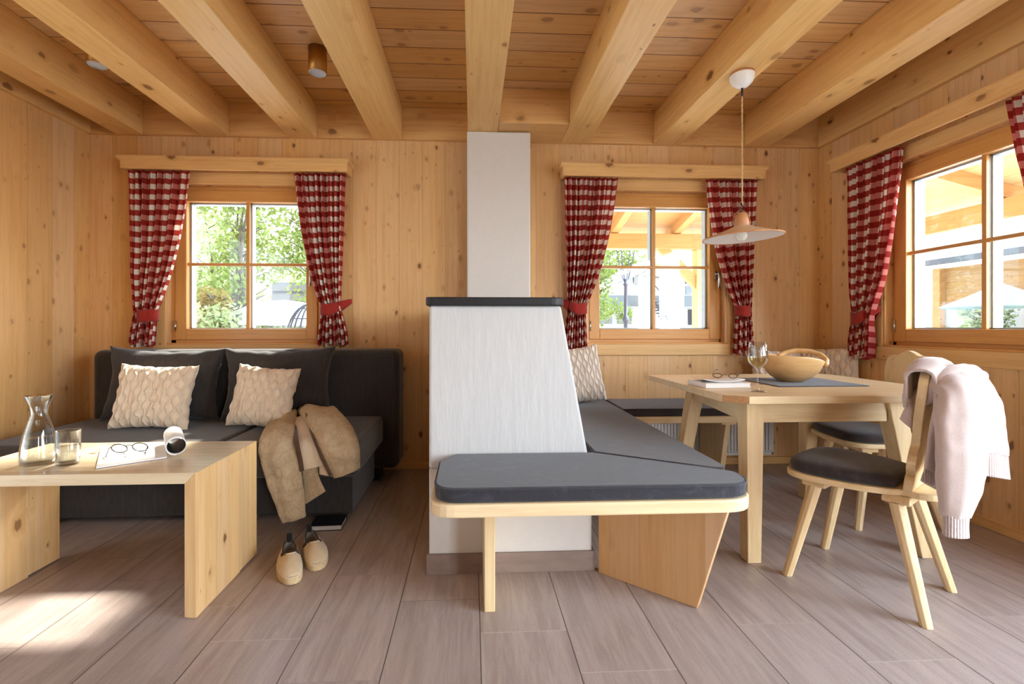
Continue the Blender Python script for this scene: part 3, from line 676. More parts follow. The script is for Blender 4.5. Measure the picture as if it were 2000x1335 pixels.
# ================================================================ SOFA
so = empty('sofa', (0, 0, 0), label='charcoal fabric sofa with low seat under the left window', cat='sofa')
def softbox(x0, x1, y0, y1, z0, z1, r=.04, seg=4):
    return MB().box(x0, x1, y0, y1, z0, z1), r, seg
m, r_, s_ = softbox(-2.515, -.50, 3.20, 3.46, .09, .905); build('backrest', m, M['sofa_dark'], so, bevel=.05, seg=5)
build('seat_mattress', MB().box(-2.515, -1.318, 2.45, 3.20, .275, .46), M['sofa'], so, bevel=.03, seg=4)
build('seat_mattress', MB().box(-1.314, -.60, 2.45, 3.20, .275, .46), M['sofa'], so, bevel=.03, seg=4)
build('sofa_base', MB().box(-2.48, -.66, 2.60, 3.19, .035, .274), M['sofa_dark'], so, bevel=.01)
build('foot', MB().box(-2.40, -2.24, 2.54, 2.70, 0, .034), M['foot'], so)
build('foot', MB().box(-.72, -.64, 3.25, 3.4, 0, .089), M['black'], so)
fb = empty('floor_book', (-.765, 2.535, 0), R(3), 'thick black book lying on the floor beneath the jacket at the sofa front', 'book')
build('page_block', MB().box(-.078, .078, -.073, .055, .003, .026), M['paper_grey'], fb)
build('book_cover', MB().box(-.082, .082, -.078, .06, 0, .003).box(-.082, .082, -.078, .06, .026, .029).box(-.082, .082, .055, .06, .003, .026), M['black'], fb)

def pillow(name, w, h, th, mat, loc, rot, label, group=None, knit=0, seed=1, res=44, pinch=.06, cat='cushion'):
    """upright cushion, its face towards local -Y, base at local z = 0"""
    def side(sg):
        def f(u, v):
            a, b = 2 * u - 1, 2 * v - 1
            px = a * (1 - pinch * (1 - b * b)) * (1 + .0 * b); pz = b * (1 - pinch * (1 - a * a))
            k = max(0, (1 - a ** 4)) ** .55 * max(0, (1 - b ** 4)) ** .55
            y = sg * th * .5 * k
            if knit and k > .02:
                # wavy cables, neighbours in opposite phase so that they enclose diamonds
                c_ = a * knit; ph = .27 * sin(b * PI * 4.2); best = 9
                for n_ in range(int(math.floor(c_)) - 1, int(math.floor(c_)) + 3):
                    best = min(best, abs(c_ - n_ - ph * (1 if n_ % 2 else -1)))
                y += sg * (.010 * max(0, 1 - (best / .2) ** 2) - .005 * min(1, max(0, best - .18) * 4)) * min(1, k * 2.5)
            q = Vector((a * 2.2 + seed * 9, b * 2.2, seed * 3.)); y += .018 * noise.noise(q) * k
            e = .006 * noise.noise(Vector((a * 6, b * 6, seed))) 
            return (px * w / 2 + e, y, h / 2 + pz * h / 2 + e)
        return f
    o = build(name, MB().grid(side(-1), res, res).grid(side(1), res, res), mat, None, smooth=True)
    bm = bmesh.new(); bm.from_mesh(o.data); bmesh.ops.remove_doubles(bm, verts=bm.verts, dist=.0006); bmesh.ops.recalc_face_normals(bm, faces=bm.faces); bm.to_mesh(o.data); bm.free()
    for p in o.data.polygons: p.use_smooth = True
    o.location = loc; o.rotation_euler = rot
    return tag(o, label, cat, group)
pillow('back_cushion', .74, .475, .17, M['sofa_dark'], (-1.965, 3.03, .462), (R(-10), R(1), 0), 'large dark grey back cushion behind the left cream pillow', seed=1, res=40, pinch=.13)
pillow('back_cushion', .72, .475, .17, M['sofa_dark'], (-1.245, 3.03, .462), (R(-10), R(-1), 0), 'large dark grey back cushion in the middle of the sofa, behind the right cream pillow', seed=2, res=40, pinch=.13)
pillow('knitted_pillow', .44, .385, .14, M['cream'], (-1.88, 2.80, .462), (R(-15), R(2), R(3)), 'cream cable-knit pillow on the left half of the sofa', knit=7.0, seed=3, res=190, pinch=.09)
pillow('knitted_pillow', .40, .375, .14, M['cream'], (-1.265, 2.80, .462), (R(-15), R(4), R(-10)), 'cream cable-knit pillow beside the beige jacket', knit=7.0, seed=4, res=190, pinch=.09)
pillow('knitted_pillow', .34, .41, .13, M['cream2'], (.80, 3.28, .518), (R(-12), R(-7), R(6)), 'ivory knitted pillow on the bench beside the stove, under the curtain', knit=7.0, seed=5, res=150, pinch=.07)
pillow('knitted_pillow', .42, .38, .13, M['cream2'], (2.27, 3.31, .518), (R(-12), R(3), 0), 'ivory knitted pillow in the room corner behind the wooden bowl', knit=7.0, seed=6, res=120, pinch=.07)
pillow('knitted_pillow', .36, .40, .13, M['cream'], (2.545, 3.19, .518), (R(-8), R(-4), R(-50)), 'beige pillow in the room corner against the right wall, below the curtain', knit=6.0, seed=7, res=110, pinch=.07)

# ---------------------------------------------------------------- loft: a padded cloth shape through sections (left point, right point, thickness)
def loft(secs, nu=28, nv=40, wr=.006, ws=9, seed=1, fold=0, folds=3, aniso=(1, 1, 1)):
    secs = [(Vector(a), Vector(b), t) for a, b, t in secs]; K = len(secs) - 1
    def at(v):
        x = v * K; i = min(int(x), K - 1); t = x - i
        P = [secs[max(0, i - 1)], secs[i], secs[i + 1], secs[min(K, i + 2)]]
        cr = lambda a, b, c, d: .5 * ((2 * b) + (c - a) * t + (2 * a - 5 * b + 4 * c - d) * t * t + (3 * b - a - 3 * c + d) * t ** 3)
        return tuple(cr(*[p[k] for p in P]) for k in range(3))
    def f(u, v):
        L, Rr, th = at(v); L2, R2, _ = at(min(1, v + .01)); L1, R1, _ = at(max(0, v - .01))
        along = ((L2 + R2) - (L1 + R1)).normalized(); ac = Rr - L; n = ac.cross(along).normalized()
        c = (L + Rr) / 2; a = 2 * PI * u; ca, sa = cos(a), sin(a)
        ce = math.copysign(abs(ca) ** .8, ca)
        p = c + ac * .5 * ce + n * th * .5 * sa
        w = noise.noise(Vector((p.x * aniso[0], p.y * aniso[1], p.z * aniso[2])) * ws + Vector((seed * 7, 0, 0)))
        w += .5 * noise.noise(p * ws * 2.3 + Vector((0, seed * 5, 0)))
        p = p + n * wr * w * (1 if sa >= 0 else 1) + n * fold * sin(folds * 2 * PI * (.5 + .5 * ca) + v * 2 + seed) * (.3 + .7 * abs(sa))
        return p
    m = MB().grid(f, nu, nv, True)
    m.f += [tuple(reversed(range(nu))), tuple(range(nv * nu, (nv + 1) * nu))]
    return m
# jacket thrown over the sofa front; the mesh is in world metres, measured off the seat edge (Y 2.45, Z .46)
jk = empty('beige_jacket', (0, 0, 0), label='crumpled beige cotton jacket hanging over the front of the sofa', cat='jacket')
def at(u, v, Y):      # the point at depth Y in the room on the line of sight through a photo position
    t = math.atan(44.7 / 910); a = (u - 967) / 910; b = -(v - 640) / 910; ry = -a * sin(t) + cos(t); k = Y / ry
    return Vector(((a * cos(t) + sin(t)) * k, Y, 1.053 + b * k))
def cloth(name, secs, mat, parent, smooth=True, **k):
    return build(name, loft([(at(*a), at(*b), t) for a, b, t in secs], **k), mat, parent, smooth=smooth)
# inner heap that carries the folds on the seat
cloth('jacket_body', [((520, 838, 2.95), (560, 832, 2.95), .02), ((528, 842, 2.80), (640, 815, 3.0), .09), ((530, 858, 2.62), (672, 835, 2.75), .13), ((538, 880, 2.47), (675, 860, 2.52), .10), ((560, 900, 2.425), (660, 890, 2.43), .04)],
      M['coat'], jk, nu=40, nv=40, wr=.02, ws=7, seed=2)
cloth('sleeve', [((560, 818, 2.86), (580, 800, 2.90), .05), ((524, 840, 2.66), (578, 822, 2.70), .08), ((509, 866, 2.46), (577, 852, 2.46), .10), ((509, 895, 2.40), (583, 888, 2.40), .09), ((522, 940, 2.39), (591, 930, 2.39), .06), ((538, 985, 2.39), (595, 975, 2.39), .05), ((552, 1020, 2.40), (598, 1007, 2.40), .045)],
      M['coat'], jk, nu=36, nv=60, wr=.016, ws=9, seed=3, fold=.006, folds=2)
cloth('back_panel', [((574, 818, 2.78), (600, 812, 2.78), .02), ((573, 842, 2.56), (612, 832, 2.58), .04), ((578, 868, 2.415), (621, 862, 2.415), .03), ((585, 895, 2.385), (628, 888, 2.385), .02), ((590, 918, 2.38), (634, 908, 2.38), .015)],
      M['coat_in'], jk, nu=24, nv=30, wr=.008, ws=10, seed=4)
cloth('front_facing', [((572, 826, 2.70), (580, 822, 2.70), .015), ((573, 858, 2.41), (583, 856, 2.41), .015), ((582, 895, 2.372), (590, 893, 2.372), .01), ((586, 921, 2.368), (594, 918, 2.368), .01)], M['coat_dark'], jk, nu=12, nv=20, wr=.002)
cloth('sleeve', [((580, 800, 2.92), (600, 797, 2.92), .05), ((588, 812, 2.74), (650, 806, 2.80), .11), ((602, 838, 2.50), (676, 820, 2.60), .14), ((614, 862, 2.40), (694, 846, 2.48), .13), ((628, 888, 2.36), (702, 874, 2.42), .10), ((640, 910, 2.36), (703, 893, 2.42), .08), ((652, 934, 2.36), (704, 912, 2.42), .06)],
      M['coat'], jk, nu=40, nv=60, wr=.018, ws=8, seed=6, fold=.004, folds=2)
cloth('front_facing', [((596, 808, 2.70), (600, 806, 2.70), .01), ((606, 845, 2.43), (611, 843, 2.43), .01), ((622, 885, 2.352), (627, 883, 2.352), .01), ((643, 930, 2.345), (650, 928, 2.345), .01)], M['coat_dark'], jk, nu=10, nv=16, wr=.001)
cloth('hem', [((588, 905, 2.43), (622, 898, 2.43), .02), ((592, 940, 2.425), (624, 930, 2.425), .02), ((596, 985, 2.42), (637, 958, 2.42), .012)], M['coat'], jk, nu=20, nv=24, wr=.01, ws=10, seed=8)
cloth('cuff_lining', [((622, 905, 2.40), (645, 905, 2.40), .02), ((624, 925, 2.40), (652, 930, 2.38), .02)], M['coat_in'], jk, nu=16, nv=8, wr=.003)
cloth('collar', [((506, 846, 2.86), (520, 846, 2.84), .01), ((530, 832, 2.93), (545, 838, 2.84), .02), ((548, 822, 2.95), (572, 824, 2.84), .02)], M['coat'], jk, nu=14, nv=20, wr=.005)

# ---------------------------------------------------------------- cardigan over the chair
cg = empty('pink_cardigan', (0, 0, 0), label='pale pink knitted cardigan draped over the back of the front chair', cat='cardigan')
def knit_mat():
    m = N('pale_pink_knit'); o = m.obj(); x = m.xyz(o)
    n = m.noise(o, 300, 2); n2 = m.noise(o, 25, 3)
    rib = m.M('SINE', m.M('MULTIPLY', m.M('ADD', x[0], m.M('MULTIPLY', x[1], -.9)), 620.))
    c = m.mix(m.ramp(n, .3, .7, 0, 1), S(186, 166, 160), S(204, 186, 180))
    M['rib'] = m.fin(c, .95, m.M('ADD', m.M('MULTIPLY', rib, .6), n), .7, .004, spec=.1, Sheen_Weight=.5)
knit_mat()
Cc = Vector((1.635, 1.855, 0)); fv = Vector((-.5505, .8348, 0)); rv = Vector((.8348, .5505, 0))
def loc(r, f, z): return Cc + rv * r + fv * f + Vector((0, 0, z))
def drape(u, v):
    r = lerp(-.165, .185, u); zt_ = .925 - 1.1 * max(0, abs(r) - .06) ** 1.6 * 1.2
    # v: 0 front hem -> .3 top -> 1 back hem
    if v < .25: k = v / .25; z = lerp(zt_ - .13 + .05 * u, zt_ - .012, k); f = -.165
    elif v < .35: k = (v - .25) / .10; a = PI * k; z = zt_ - .012 + .024 * sin(a); f = -.205 + .035 * cos(a)
    else: k = (v - .35) / .65; z = lerp(zt_ - .012, .50 + .12 * u, k); f = -.24 - .035 * sin(k * 2.2) - .02 * u
    q = .014 * sin(r * 60 + 2 * v) * min(1, abs(v - .3) * 4) + .010 * noise.noise(Vector((r * 14, v * 5, 2)))
    return loc(r, f - (q if v > .3 else -abs(q) - .004), z + q * .3)
build('cardigan_body', MB().grid(drape, 60, 70), M['cardigan'], cg, smooth=True, solid=.010)
cloth('shoulder', [((1806, 790, 1.60), (1812, 752, 1.62), .05), ((1830, 768, 1.57), (1842, 722, 1.62), .085), ((1866, 762, 1.58), (1874, 712, 1.65), .10), ((1896, 770, 1.62), (1906, 724, 1.70), .08)], M['cardigan'], cg, nu=30, nv=30, wr=.007, seed=11)
cloth('hem_band', [((1806, 915, 1.56), (1846, 935, 1.60), .022), ((1799, 938, 1.555), (1842, 962, 1.595), .02)], M['rib'], cg, nu=24, nv=8, wr=.002)
cloth('cardigan_front', [((1822, 748, 1.60), (1862, 738, 1.63), .03), ((1828, 790, 1.54), (1872, 780, 1.58), .05), ((1814, 850, 1.55), (1860, 860, 1.60), .035), ((1806, 916, 1.56), (1848, 936, 1.60), .022)], M['cardigan'], cg, nu=24, nv=30, wr=.006, seed=3)
cloth('sleeve', [((1812, 762, 1.60), (1850, 728, 1.63), .05), ((1834, 768, 1.53), (1893, 742, 1.56), .075), ((1836, 810, 1.49), (1912, 800, 1.52), .085), ((1835, 870, 1.48), (1921, 865, 1.51), .08), ((1838, 930, 1.48), (1912, 930, 1.51), .075), ((1842, 980, 1.48), (1898, 980, 1.50), .065), ((1845, 1008, 1.48), (1886, 1005, 1.50), .055)],
      M['cardigan'], cg, nu=36, nv=60, wr=.007, ws=10, seed=5, fold=.005, folds=2)
cloth('cuff', [((1845, 1005, 1.48), (1887, 1002, 1.50), .05), ((1847, 1026, 1.48), (1886, 1024, 1.50), .046), ((1846, 1047, 1.48), (1887, 1045, 1.50), .048)], M['rib'], cg, nu=28, nv=10, wr=.001)
cloth('sleeve', [((1845, 722, 1.64), (1880, 716, 1.70), .05), ((1872, 724, 1.66), (1910, 734, 1.73), .07), ((1890, 760, 1.66), (1936, 782, 1.74), .08), ((1902, 820, 1.66), (1953, 835, 1.73), .075), ((1904, 880, 1.66), (1959, 888, 1.73), .07)],
      M['cardigan'], cg, nu=32, nv=44, wr=.007, ws=10, seed=7, fold=.004, folds=2)
cloth('cuff', [((1903, 876, 1.66), (1959, 884, 1.73), .068), ((1907, 902, 1.66), (1962, 910, 1.73), .066), ((1910, 926, 1.66), (1963, 934, 1.73), .07)], M['rib'], cg, nu=28, nv=10, wr=.001)
cloth('collar', [((1866, 716, 1.66), (1840, 735, 1.60), .03), ((1828, 733, 1.68), (1818, 756, 1.62), .04), ((1795, 760, 1.68), (1800, 780, 1.64), .045), ((1770, 790, 1.68), (1786, 810, 1.66), .05), ((1757, 818, 1.69), (1785, 840, 1.67), .05)],
      M['cardigan'], cg, nu=24, nv=40, wr=.006, ws=10, seed=9)

# ================================================================ THINGS ON THE DINING TABLE
o = tag(build('placemat', MB().box(1.52, 1.985, 2.235, 2.62, .761, .765), M['felt']), 'dark grey felt placemat under the wooden bowl', 'placemat')
bw = empty('wooden_bowl', (1.715, 2.43, .766), R(-3), 'carved stone pine bowl with a looped handle on the grey placemat', 'bowl')
def bowl(u, v):
    a = 2 * PI * u
    prof = [(0, .0), (.055, .0), (.062, .002), (.105, .028), (.142, .068), (.160, .112), (.163, .126), (.157, .132), (.150, .126), (.142, .10), (.122, .06), (.085, .026), (.04, .014), (0, .012)]
    x = v * (len(prof) - 1); i = min(int(x), len(prof) - 2); t = x - i
    r = lerp(prof[i][0], prof[i + 1][0], t); z = lerp(prof[i][1], prof[i + 1][1], t)
    zs = .96 - .20 * max(0, cos(a)) ** 1.3 + .03 * max(0, -cos(a)) 
    return (r * cos(a) * .98, r * sin(a) * .80, z * zs * 1.1)
build('bowl_body', MB().grid(bowl, 56, 39, True), M['bowl'], bw, smooth=True)
pts = [(.0, .118, .112), (.045, .122, .134), (.095, .108, .146), (.145, .07, .144), (.176, .02, .128), (.178, -.02, .104), (.155, -.05, .088), (.138, -.066, .082)]
hp = []
for i in range(len(pts) - 1):
    for k in range(4): hp.append([lerp(pts[i][j], pts[i + 1][j], k / 4) * (1.1 if j == 2 else 1) for j in range(3)])
hp.append([pts[-1][0], pts[-1][1], pts[-1][2] * 1.1]); m = MB().tube(hp, .014, 10)
build('handle', m, M['bowl'], bw, smooth=True, sub=1)
wg = empty('wine_glass', (1.316, 2.088, .761), 0, 'stemmed wine glass half filled with white wine on the dining table', 'wine glass')
build('glass_bowl', MB().lathe([(0, 0), (.036, 0), (.036, .0015), (.012, .004), (.0045, .010), (.0035, .03), (.0035, .092), (.007, .102), (.022, .114), (.037, .13), (.043, .15), (.0425, .17), (.038, .20), (.0345, .227), (.0335, .2272),
      (.0372, .20), (.0416, .17), (.042, .15), (.0355, .131), (.020, .116), (0, .108)], 40), M['vessel'], wg, smooth=True)
build('wine', MB().lathe([(0, .1095), (.019, .117), (.034, .132), (.0405, .150), (.040, .152), (0, .152)], 40), M['wine'], wg, smooth=True)
bk = empty('paperback', (1.245, 2.30, .761), R(4), 'white book lying under an open curved magazine on the dining table', 'book')
build('page_block', MB().box(-.115, .115, -.08, .08, .002, .020), M['paper'], bk)
build('book_cover', MB().box(-.118, .118, -.083, .083, 0, .002).box(-.118, .118, -.083, .083, .020, .022).box(-.118, -.115, -.083, .083, .002, .02), M['white'], bk)
mg = tag(build('magazine', MB().grid(lambda u, v: (1.245 + (u - .5) * .20, 2.31 + (v - .5) * .15, .7865 + .012 * (2 * u - 1) ** 2 - .002 * v), 20, 4), M['paper'], smooth=True, solid=.003), 'thin white magazine with curled ends lying on the white book', 'magazine')

def spectacles(name, loc, rz, rim_r, mat, label, tilt=0, squash=1.):
    g = empty(name, loc, rz, label, 'eyeglasses'); g.rotation_euler = (tilt, 0, rz); h = rim_r
    for s in (-1, 1):
        rim = build('lens_rim', MB().tube([(s * .036 + h * cos(a * PI / 20), 0, h * squash + .001 + h * squash * sin(a * PI / 20)) for a in range(40)], .0022, 6, True), mat, g, smooth=True)
        build('lens', MB().add([(s * .034 + (h - .001) * cos(a * PI / 20), 0, h * squash + .001 + (h - .001) * squash * sin(a * PI / 20)) for a in range(40)], [tuple(range(40))]), M['pane'], rim)
        build('temple', MB().tube([(s * (.034 + h), 0, h * squash * 1.5), (s * (.040 + h), .008, h * squash * 1.5), (s * (.040 + h), .06, h * squash * 1.2), (s * (.038 + h), .115, h * .6), (s * (.034 + h), .14, .003)], .0016, 6), mat, g, smooth=True)
    build('bridge', MB().tube([(-.034 + h * .93, 0, h * squash * 1.4), (-.006, -.002, h * squash * 1.62), (.006, -.002, h * squash * 1.62), (.034 - h * .93, 0, h * squash * 1.4)], .0016, 6), mat, g, smooth=True)
    return g
spectacles('reading_glasses', (1.275, 2.29, .800), R(160), .020, M['tortoise'], 'brown framed glasses resting on the magazine on the dining table', tilt=R(20), squash=.55)

# ================================================================ COFFEE TABLE
ct = empty('coffee_table', (-1.455, 1.975, 0), 0, 'low waterfall coffee table of knotty spruce boards in front of the sofa', 'coffee table')
T2 = Matrix.Translation((1.455, -1.975, 0)); x0, x1, y0, y1 = -1.912, -.998, 1.735, 2.212
M['ctop'] = wood('skylit_spruce_top', S(230, 212, 178), S(202, 172, 130), 'X', 'Y', .12, .03, seam=.06, krad=.16, kscale=9, rough=.22, var=.05, spec=.8)  # top paler than the side panels: sky gloss put into the wood colour
M['cleg'] = wood('knotty_spruce_panel', S(226, 188, 134), S(196, 146, 90), 'Z', 'Y', .085, .01, seam=.05, krad=.18, kscale=13, rough=.4, var=.06)
# mitred corners
build('tabletop', MB().add([(x0, y0, .53), (x1, y0, .53), (x1 - .04, y0, .49), (x0 + .04, y0, .49), (x0, y1, .53), (x1, y1, .53), (x1 - .04, y1, .49), (x0 + .04, y1, .49)],
      [(0, 1, 2, 3), (7, 6, 5, 4), (0, 4, 5, 1), (3, 2, 6, 7), (0, 3, 7, 4), (1, 5, 6, 2)]).xf(T2), M['ctop'], ct, bevel=.0015)
for a, b in ((x0, x0 + .04), (x1, x1 - .04)):
    build('side_panel', MB().add([(a, y0, .529), (b, y0, .49), (b, y0, .008), (a, y0, .008), (a, y1, .529), (b, y1, .49), (b, y1, .008), (a, y1, .008)],
          [(0, 1, 2, 3), (7, 6, 5, 4), (0, 4, 5, 1), (3, 2, 6, 7), (0, 3, 7, 4), (1, 5, 6, 2)]).xf(T2), M['cleg'], ct, bevel=.0015)
    lo, hi = min(a, b), max(a, b)
    build('foot', MB().box(lo + .004, hi - .004, y0 + .01, y0 + .33, 0, .008).xf(T2), M['cleg'], ct)
cf = empty('carafe', (-1.668, 1.880, .531), 0, 'clear glass carafe half full of water on the coffee table', 'carafe')
build('glass_body', MB().lathe([(0, 0), (.050, 0), (.056, .006), (.057, .03), (.054, .07), (.046, .115), (.034, .160), (.0255, .187), (.024, .197), (.030, .225), (.043, .262), (.0425, .263),
      (.0285, .225), (.0225, .198), (.024, .186), (.0325, .159), (.0445, .114), (.0525, .07), (.0555, .03), (.054, .009), (0, .008)], 48), M['vessel'], cf, smooth=True)
build('water', MB().lathe([(0, .009), (.053, .0095), (.0545, .03), (.0520, .07), (.0475, .098), (.047, .1), (0, .1)], 48), M['water'], cf, smooth=True)
tg = empty('water_glass', (-1.553, 1.872, .531), 0, 'straight drinking glass with water beside the carafe', 'drinking glass')
build('glass_body', MB().lathe([(0, 0), (.0345, 0), (.0365, .004), (.039, .128), (.038, .1285), (.0352, .010), (0, .010)], 40), M['vessel'], tg, smooth=True)
build('water', MB().lathe([(0, .0105), (.0345, .011), (.0362, .068), (0, .068)], 40), M['water'], tg, smooth=True)
# magazine: flat pages, right part rolled up
mz = empty('rolled_magazine', (0, 0, 0), 0, 'open white magazine with its right half rolled up on the coffee table', 'magazine')
pA, pB, pC, pD = Vector((-1.395, 1.80)), Vector((-1.225, 1.935)), Vector((-1.39, 2.175)), Vector((-1.575, 2.055))
build('left_pages', MB().hexa([(*pA, .531), (*pB, .531), (*pC, .531), (*pD, .531)], [(*pA, .536), (*pB, .5355), (*pC, .5355), (*pD, .536)]), M['paper'], mz)
build('back_cover', MB().hexa([(*(pA + Vector((.002, -.004))), .5305), (*(pB + Vector((.004, -.004))), .5305), (*pC, .5305), (*pD, .5305)], [(*(pA + Vector((.002, -.004))), .5312), (*(pB + Vector((.004, -.004))), .5312), (*pC, .5312), (*pD, .5312)]), M['cover'], mz)
ax = (Vector((-1.345, 2.175, 0)) - Vector((-1.20, 1.96, 0))); L = ax.length; axn = ax.normalized(); side = Vector((axn.y, -axn.x, 0)); rr = .036
def roll(u, v):
    a = u * 2 * PI * 1.6 - PI / 2; r = rr - .0035 * u
    p = Vector((-1.203, 1.957, .5365)) + axn * L * v + side * r * cos(a) * -1 + Vector((0, 0, rr + r * sin(a)))
    return p
build('rolled_pages', MB().grid(roll, 60, 6), [M['paper']], mz, smooth=True, solid=.002)
def plug(u, v):
    a = u * 2 * PI; p = Vector((-1.203, 1.957, .5365)) + axn * (L * .02 + L * .96 * v) + side * .0305 * cos(a) + Vector((0, 0, rr + .0305 * sin(a))); return p
build('inner_pages', MB().grid(plug, 24, 4, True), M['darkpage'], mz, smooth=True)
spectacles('round_eyeglasses', (-1.415, 2.01, .5375), R(-165), .0265, M['blackwire'], 'round black wire eyeglasses lying on the open magazine', tilt=R(-38))

# ---------------------------------------------------------------- espadrilles
def shoe(loc_, rz, label, flip):
    s = empty('espadrille_shoe', loc_, rz, label, 'shoe', 'pair of shoes on the floor')
    # local +Y = toe, origin under the heel; length .265
    def outl(a, k=1., z=0):
        y = .1325 - .1325 * cos(a) ; t = y / .265
        w = (.033 + .013 * math.sin(min(1, t / .72) * PI / 2) ** 2) 
        x = w * math.copysign(abs(sin(a)) ** .75, sin(a)) + flip * .008 * sin(t * PI)
        return x, y
    n = 48; base = [outl(2 * PI * i / n) for i in range(n)]; cc = Vector((flip * .004, .13))
    def ring(k, z, k2=None): return [(*((Vector(p) - cc) * k + cc), z) for p in base]
    lv = [ring(.97, 0), ring(1.03, .004), ring(1.04, .014), ring(1.03, .026), ring(.98, .030)]
    fs = [(j * n + i, j * n + (i + 1) % n, (j + 1) * n + (i + 1) % n, (j + 1) * n + i) for j in range(4) for i in range(n)] + [tuple(reversed(range(n))), tuple(range(4 * n, 5 * n))]
    build('jute_sole', MB().add(sum(lv, []), fs), M['espadrille'], s, smooth=False, bevel=.001)
    def opening(a):
        y = .080 - .070 * cos(a); x = (.025) * math.copysign(abs(sin(a)) ** .8, sin(a)) + flip * .003
        z = .078 - .020 * sin(min(1, y / .15) * PI) + .0 * y
        return Vector((x, y, z))
    def upper(u, v):
        a = 2 * PI * u; bx, by = outl(a); p0 = Vector((bx * 1.0, by, .026)); p1 = opening(a)
        c = Vector((bx * 1.03, lerp(by, p1.y, .12), lerp(.026, p1.z, .80) if by < .16 else .050 + .010 * (1 - by / .265)))
        q = p0 * (1 - v) ** 2 + c * 2 * v * (1 - v) + p1 * v * v
        q += Vector((0, 0, .0015 * noise.noise(q * 45)))
        return q
    build('upper', MB().grid(upper, 64, 16, True), M['canvas'], s, smooth=True, solid=.003)
    build('lining', MB().grid(lambda u, v: opening(2 * PI * u) * (1 - v) + Vector((opening(2 * PI * u).x * .95 * (1 - .6 * max(0, v - .6) / .4), opening(2 * PI * u).y, .034)) * v - Vector((0, 0, .0015)), 48, 8, True), M['shoe_lining'], s, smooth=True)
    build('insole', MB().add([(x * .9, y, .033) for x, y in base], [tuple(range(n))]), M['shoe_lining'], s)
    build('edge_binding', MB().tube([opening(2 * PI * i / 40) + Vector((0, 0, .001)) for i in range(40)], .0028, 6, True), M['black_cloth'], s, smooth=True)
    build('heel_tab', MB().hexa([(-.011, .004, .066), (.011, .004, .066), (.011, .012, .066), (-.011, .012, .066)], [(-.010, -.003, .104), (.010, -.003, .104), (.010, .005, .104), (-.010, .005, .104)]), M['black_cloth'], s, bevel=.002)
    for q in (-1, 1):
        gx = q * .0262 + flip * .003
        build('elastic_gore', MB().hexa([(gx + q * .010 - .002, .098, .046), (gx + q * .010 + .002, .098, .046), (gx + q * .010 + .002, .124, .046), (gx + q * .010 - .002, .124, .046)],
              [(gx - .003 + q * .001, .094, .064), (gx + .003 + q * .001, .094, .064), (gx + .003 + q * .001, .126, .066), (gx - .003 + q * .001, .126, .066)]), M['black_cloth'], s, bevel=.001)
    s.scale = (1.12, 1.04, 1.0)
    eb = MB()
    for q in (-1, 1):
        for yy in (.102, .118):
            eb.lathe([(.0028, 0), (.0028, .002), (.0012, .002), (.0012, 0)], 10, (q * .031 + flip * .003, yy, .060))
    build('eyelets', eb, M['brass'], s, smooth=True)
    # vamp edge with stitched strap
    build('strap', MB().tube([opening(PI * (.80 + .4 * k / 12)) + Vector((0, .006, .0035)) for k in range(13)], .0035, 6), M['canvas'], s, smooth=True)
    return s
shoe((-.845, 2.20, 0), R(180 + 24), 'beige canvas slip-on shoe, the nearer of the pair beside the coffee table', 1)
shoe((-.790, 2.30, 0), R(180 + 26), 'beige canvas slip-on shoe, the one of the pair nearer to the stove and the sofa', -1)

# ================================================================ OUTSIDE
tag(build('ground', MB().box(-60, 60, -60, -2.9, -.3, -.12).box(-60, 60, 3.85, 80, -.3, -.12).box(-60, -3.1, -2.9, 3.85, -.3, -.12).box(3.1, 60, -2.9, 3.85, -.3, -.12), M['earth']), kind='structure')
# timber porch round the corner of the house
pr = empty('timber_porch', (0, 0, 0), 0, 'timber porch roof with beams, post and braces outside the middle and right windows', 'porch')
hz = lambda dd: 2.86 - .25 * dd
def slab(poly, z_at, th): 
    n = len(poly); m = MB(); m.add([(x, y, z_at(x, y)) for x, y in poly] + [(x, y, z_at(x, y) + th) for x, y in poly],
        [tuple(reversed(range(n))), tuple(range(n, 2 * n))] + [(i, (i + 1) % n, n + (i + 1) % n, n + i) for i in range(n)]); return m
zy = lambda x, y: hz(y - 3.81); zx = lambda x, y: hz(x - 3.01)
build('roof_boards', slab([(.7, 3.81), (3.01, 3.81), (5.3, 6.1), (.7, 6.1)], zy, .03), M['porch'], pr)
build('roof_boards', slab([(3.01, 2.3), (5.3, 2.3), (5.3, 6.1), (3.01, 3.81)], zx, .03), M['porch_b'], pr)
build('eave_beam', MB().box(.7, 5.02, 5.76, 5.90, 2.05, 2.24), M['porch'], pr, bevel=.005)
build('eave_beam', MB().box(4.86, 5.0, 2.3, 5.76, 2.05, 2.24), M['porch_y'], pr, bevel=.005)
for x in (.95, 1.75, 2.55, 3.35):
    y0_ = 3.82 if x < 3.0 else x + .85
    build('rafter', MB().hexa([(x, y0_, zy(0, y0_) - .12), (x + .09, y0_, zy(0, y0_) - .12), (x + .09, 6.05, zy(0, 6.05) - .12), (x, 6.05, zy(0, 6.05) - .12)],
          [(x, y0_, zy(0, y0_) - .002), (x + .09, y0_, zy(0, y0_) - .002), (x + .09, 6.05, zy(0, 6.05) - .002), (x, 6.05, zy(0, 6.05) - .002)]), M['porch_y'], pr)
for y in (2.6, 3.3, 4.05):
    xa = max(3.02, y - .78)
    build('rafter', MB().hexa([(xa, y, zx(xa, 0) - .13), (xa, y + .09, zx(xa, 0) - .13), (5.25, y + .09, zx(5.25, 0) - .13), (5.25, y, zx(5.25, 0) - .13)],
          [(xa, y, zx(xa, 0) - .002), (xa, y + .09, zx(xa, 0) - .002), (5.25, y + .09, zx(5.25, 0) - .002), (5.25, y, zx(5.25, 0) - .002)]), M['porch'], pr)
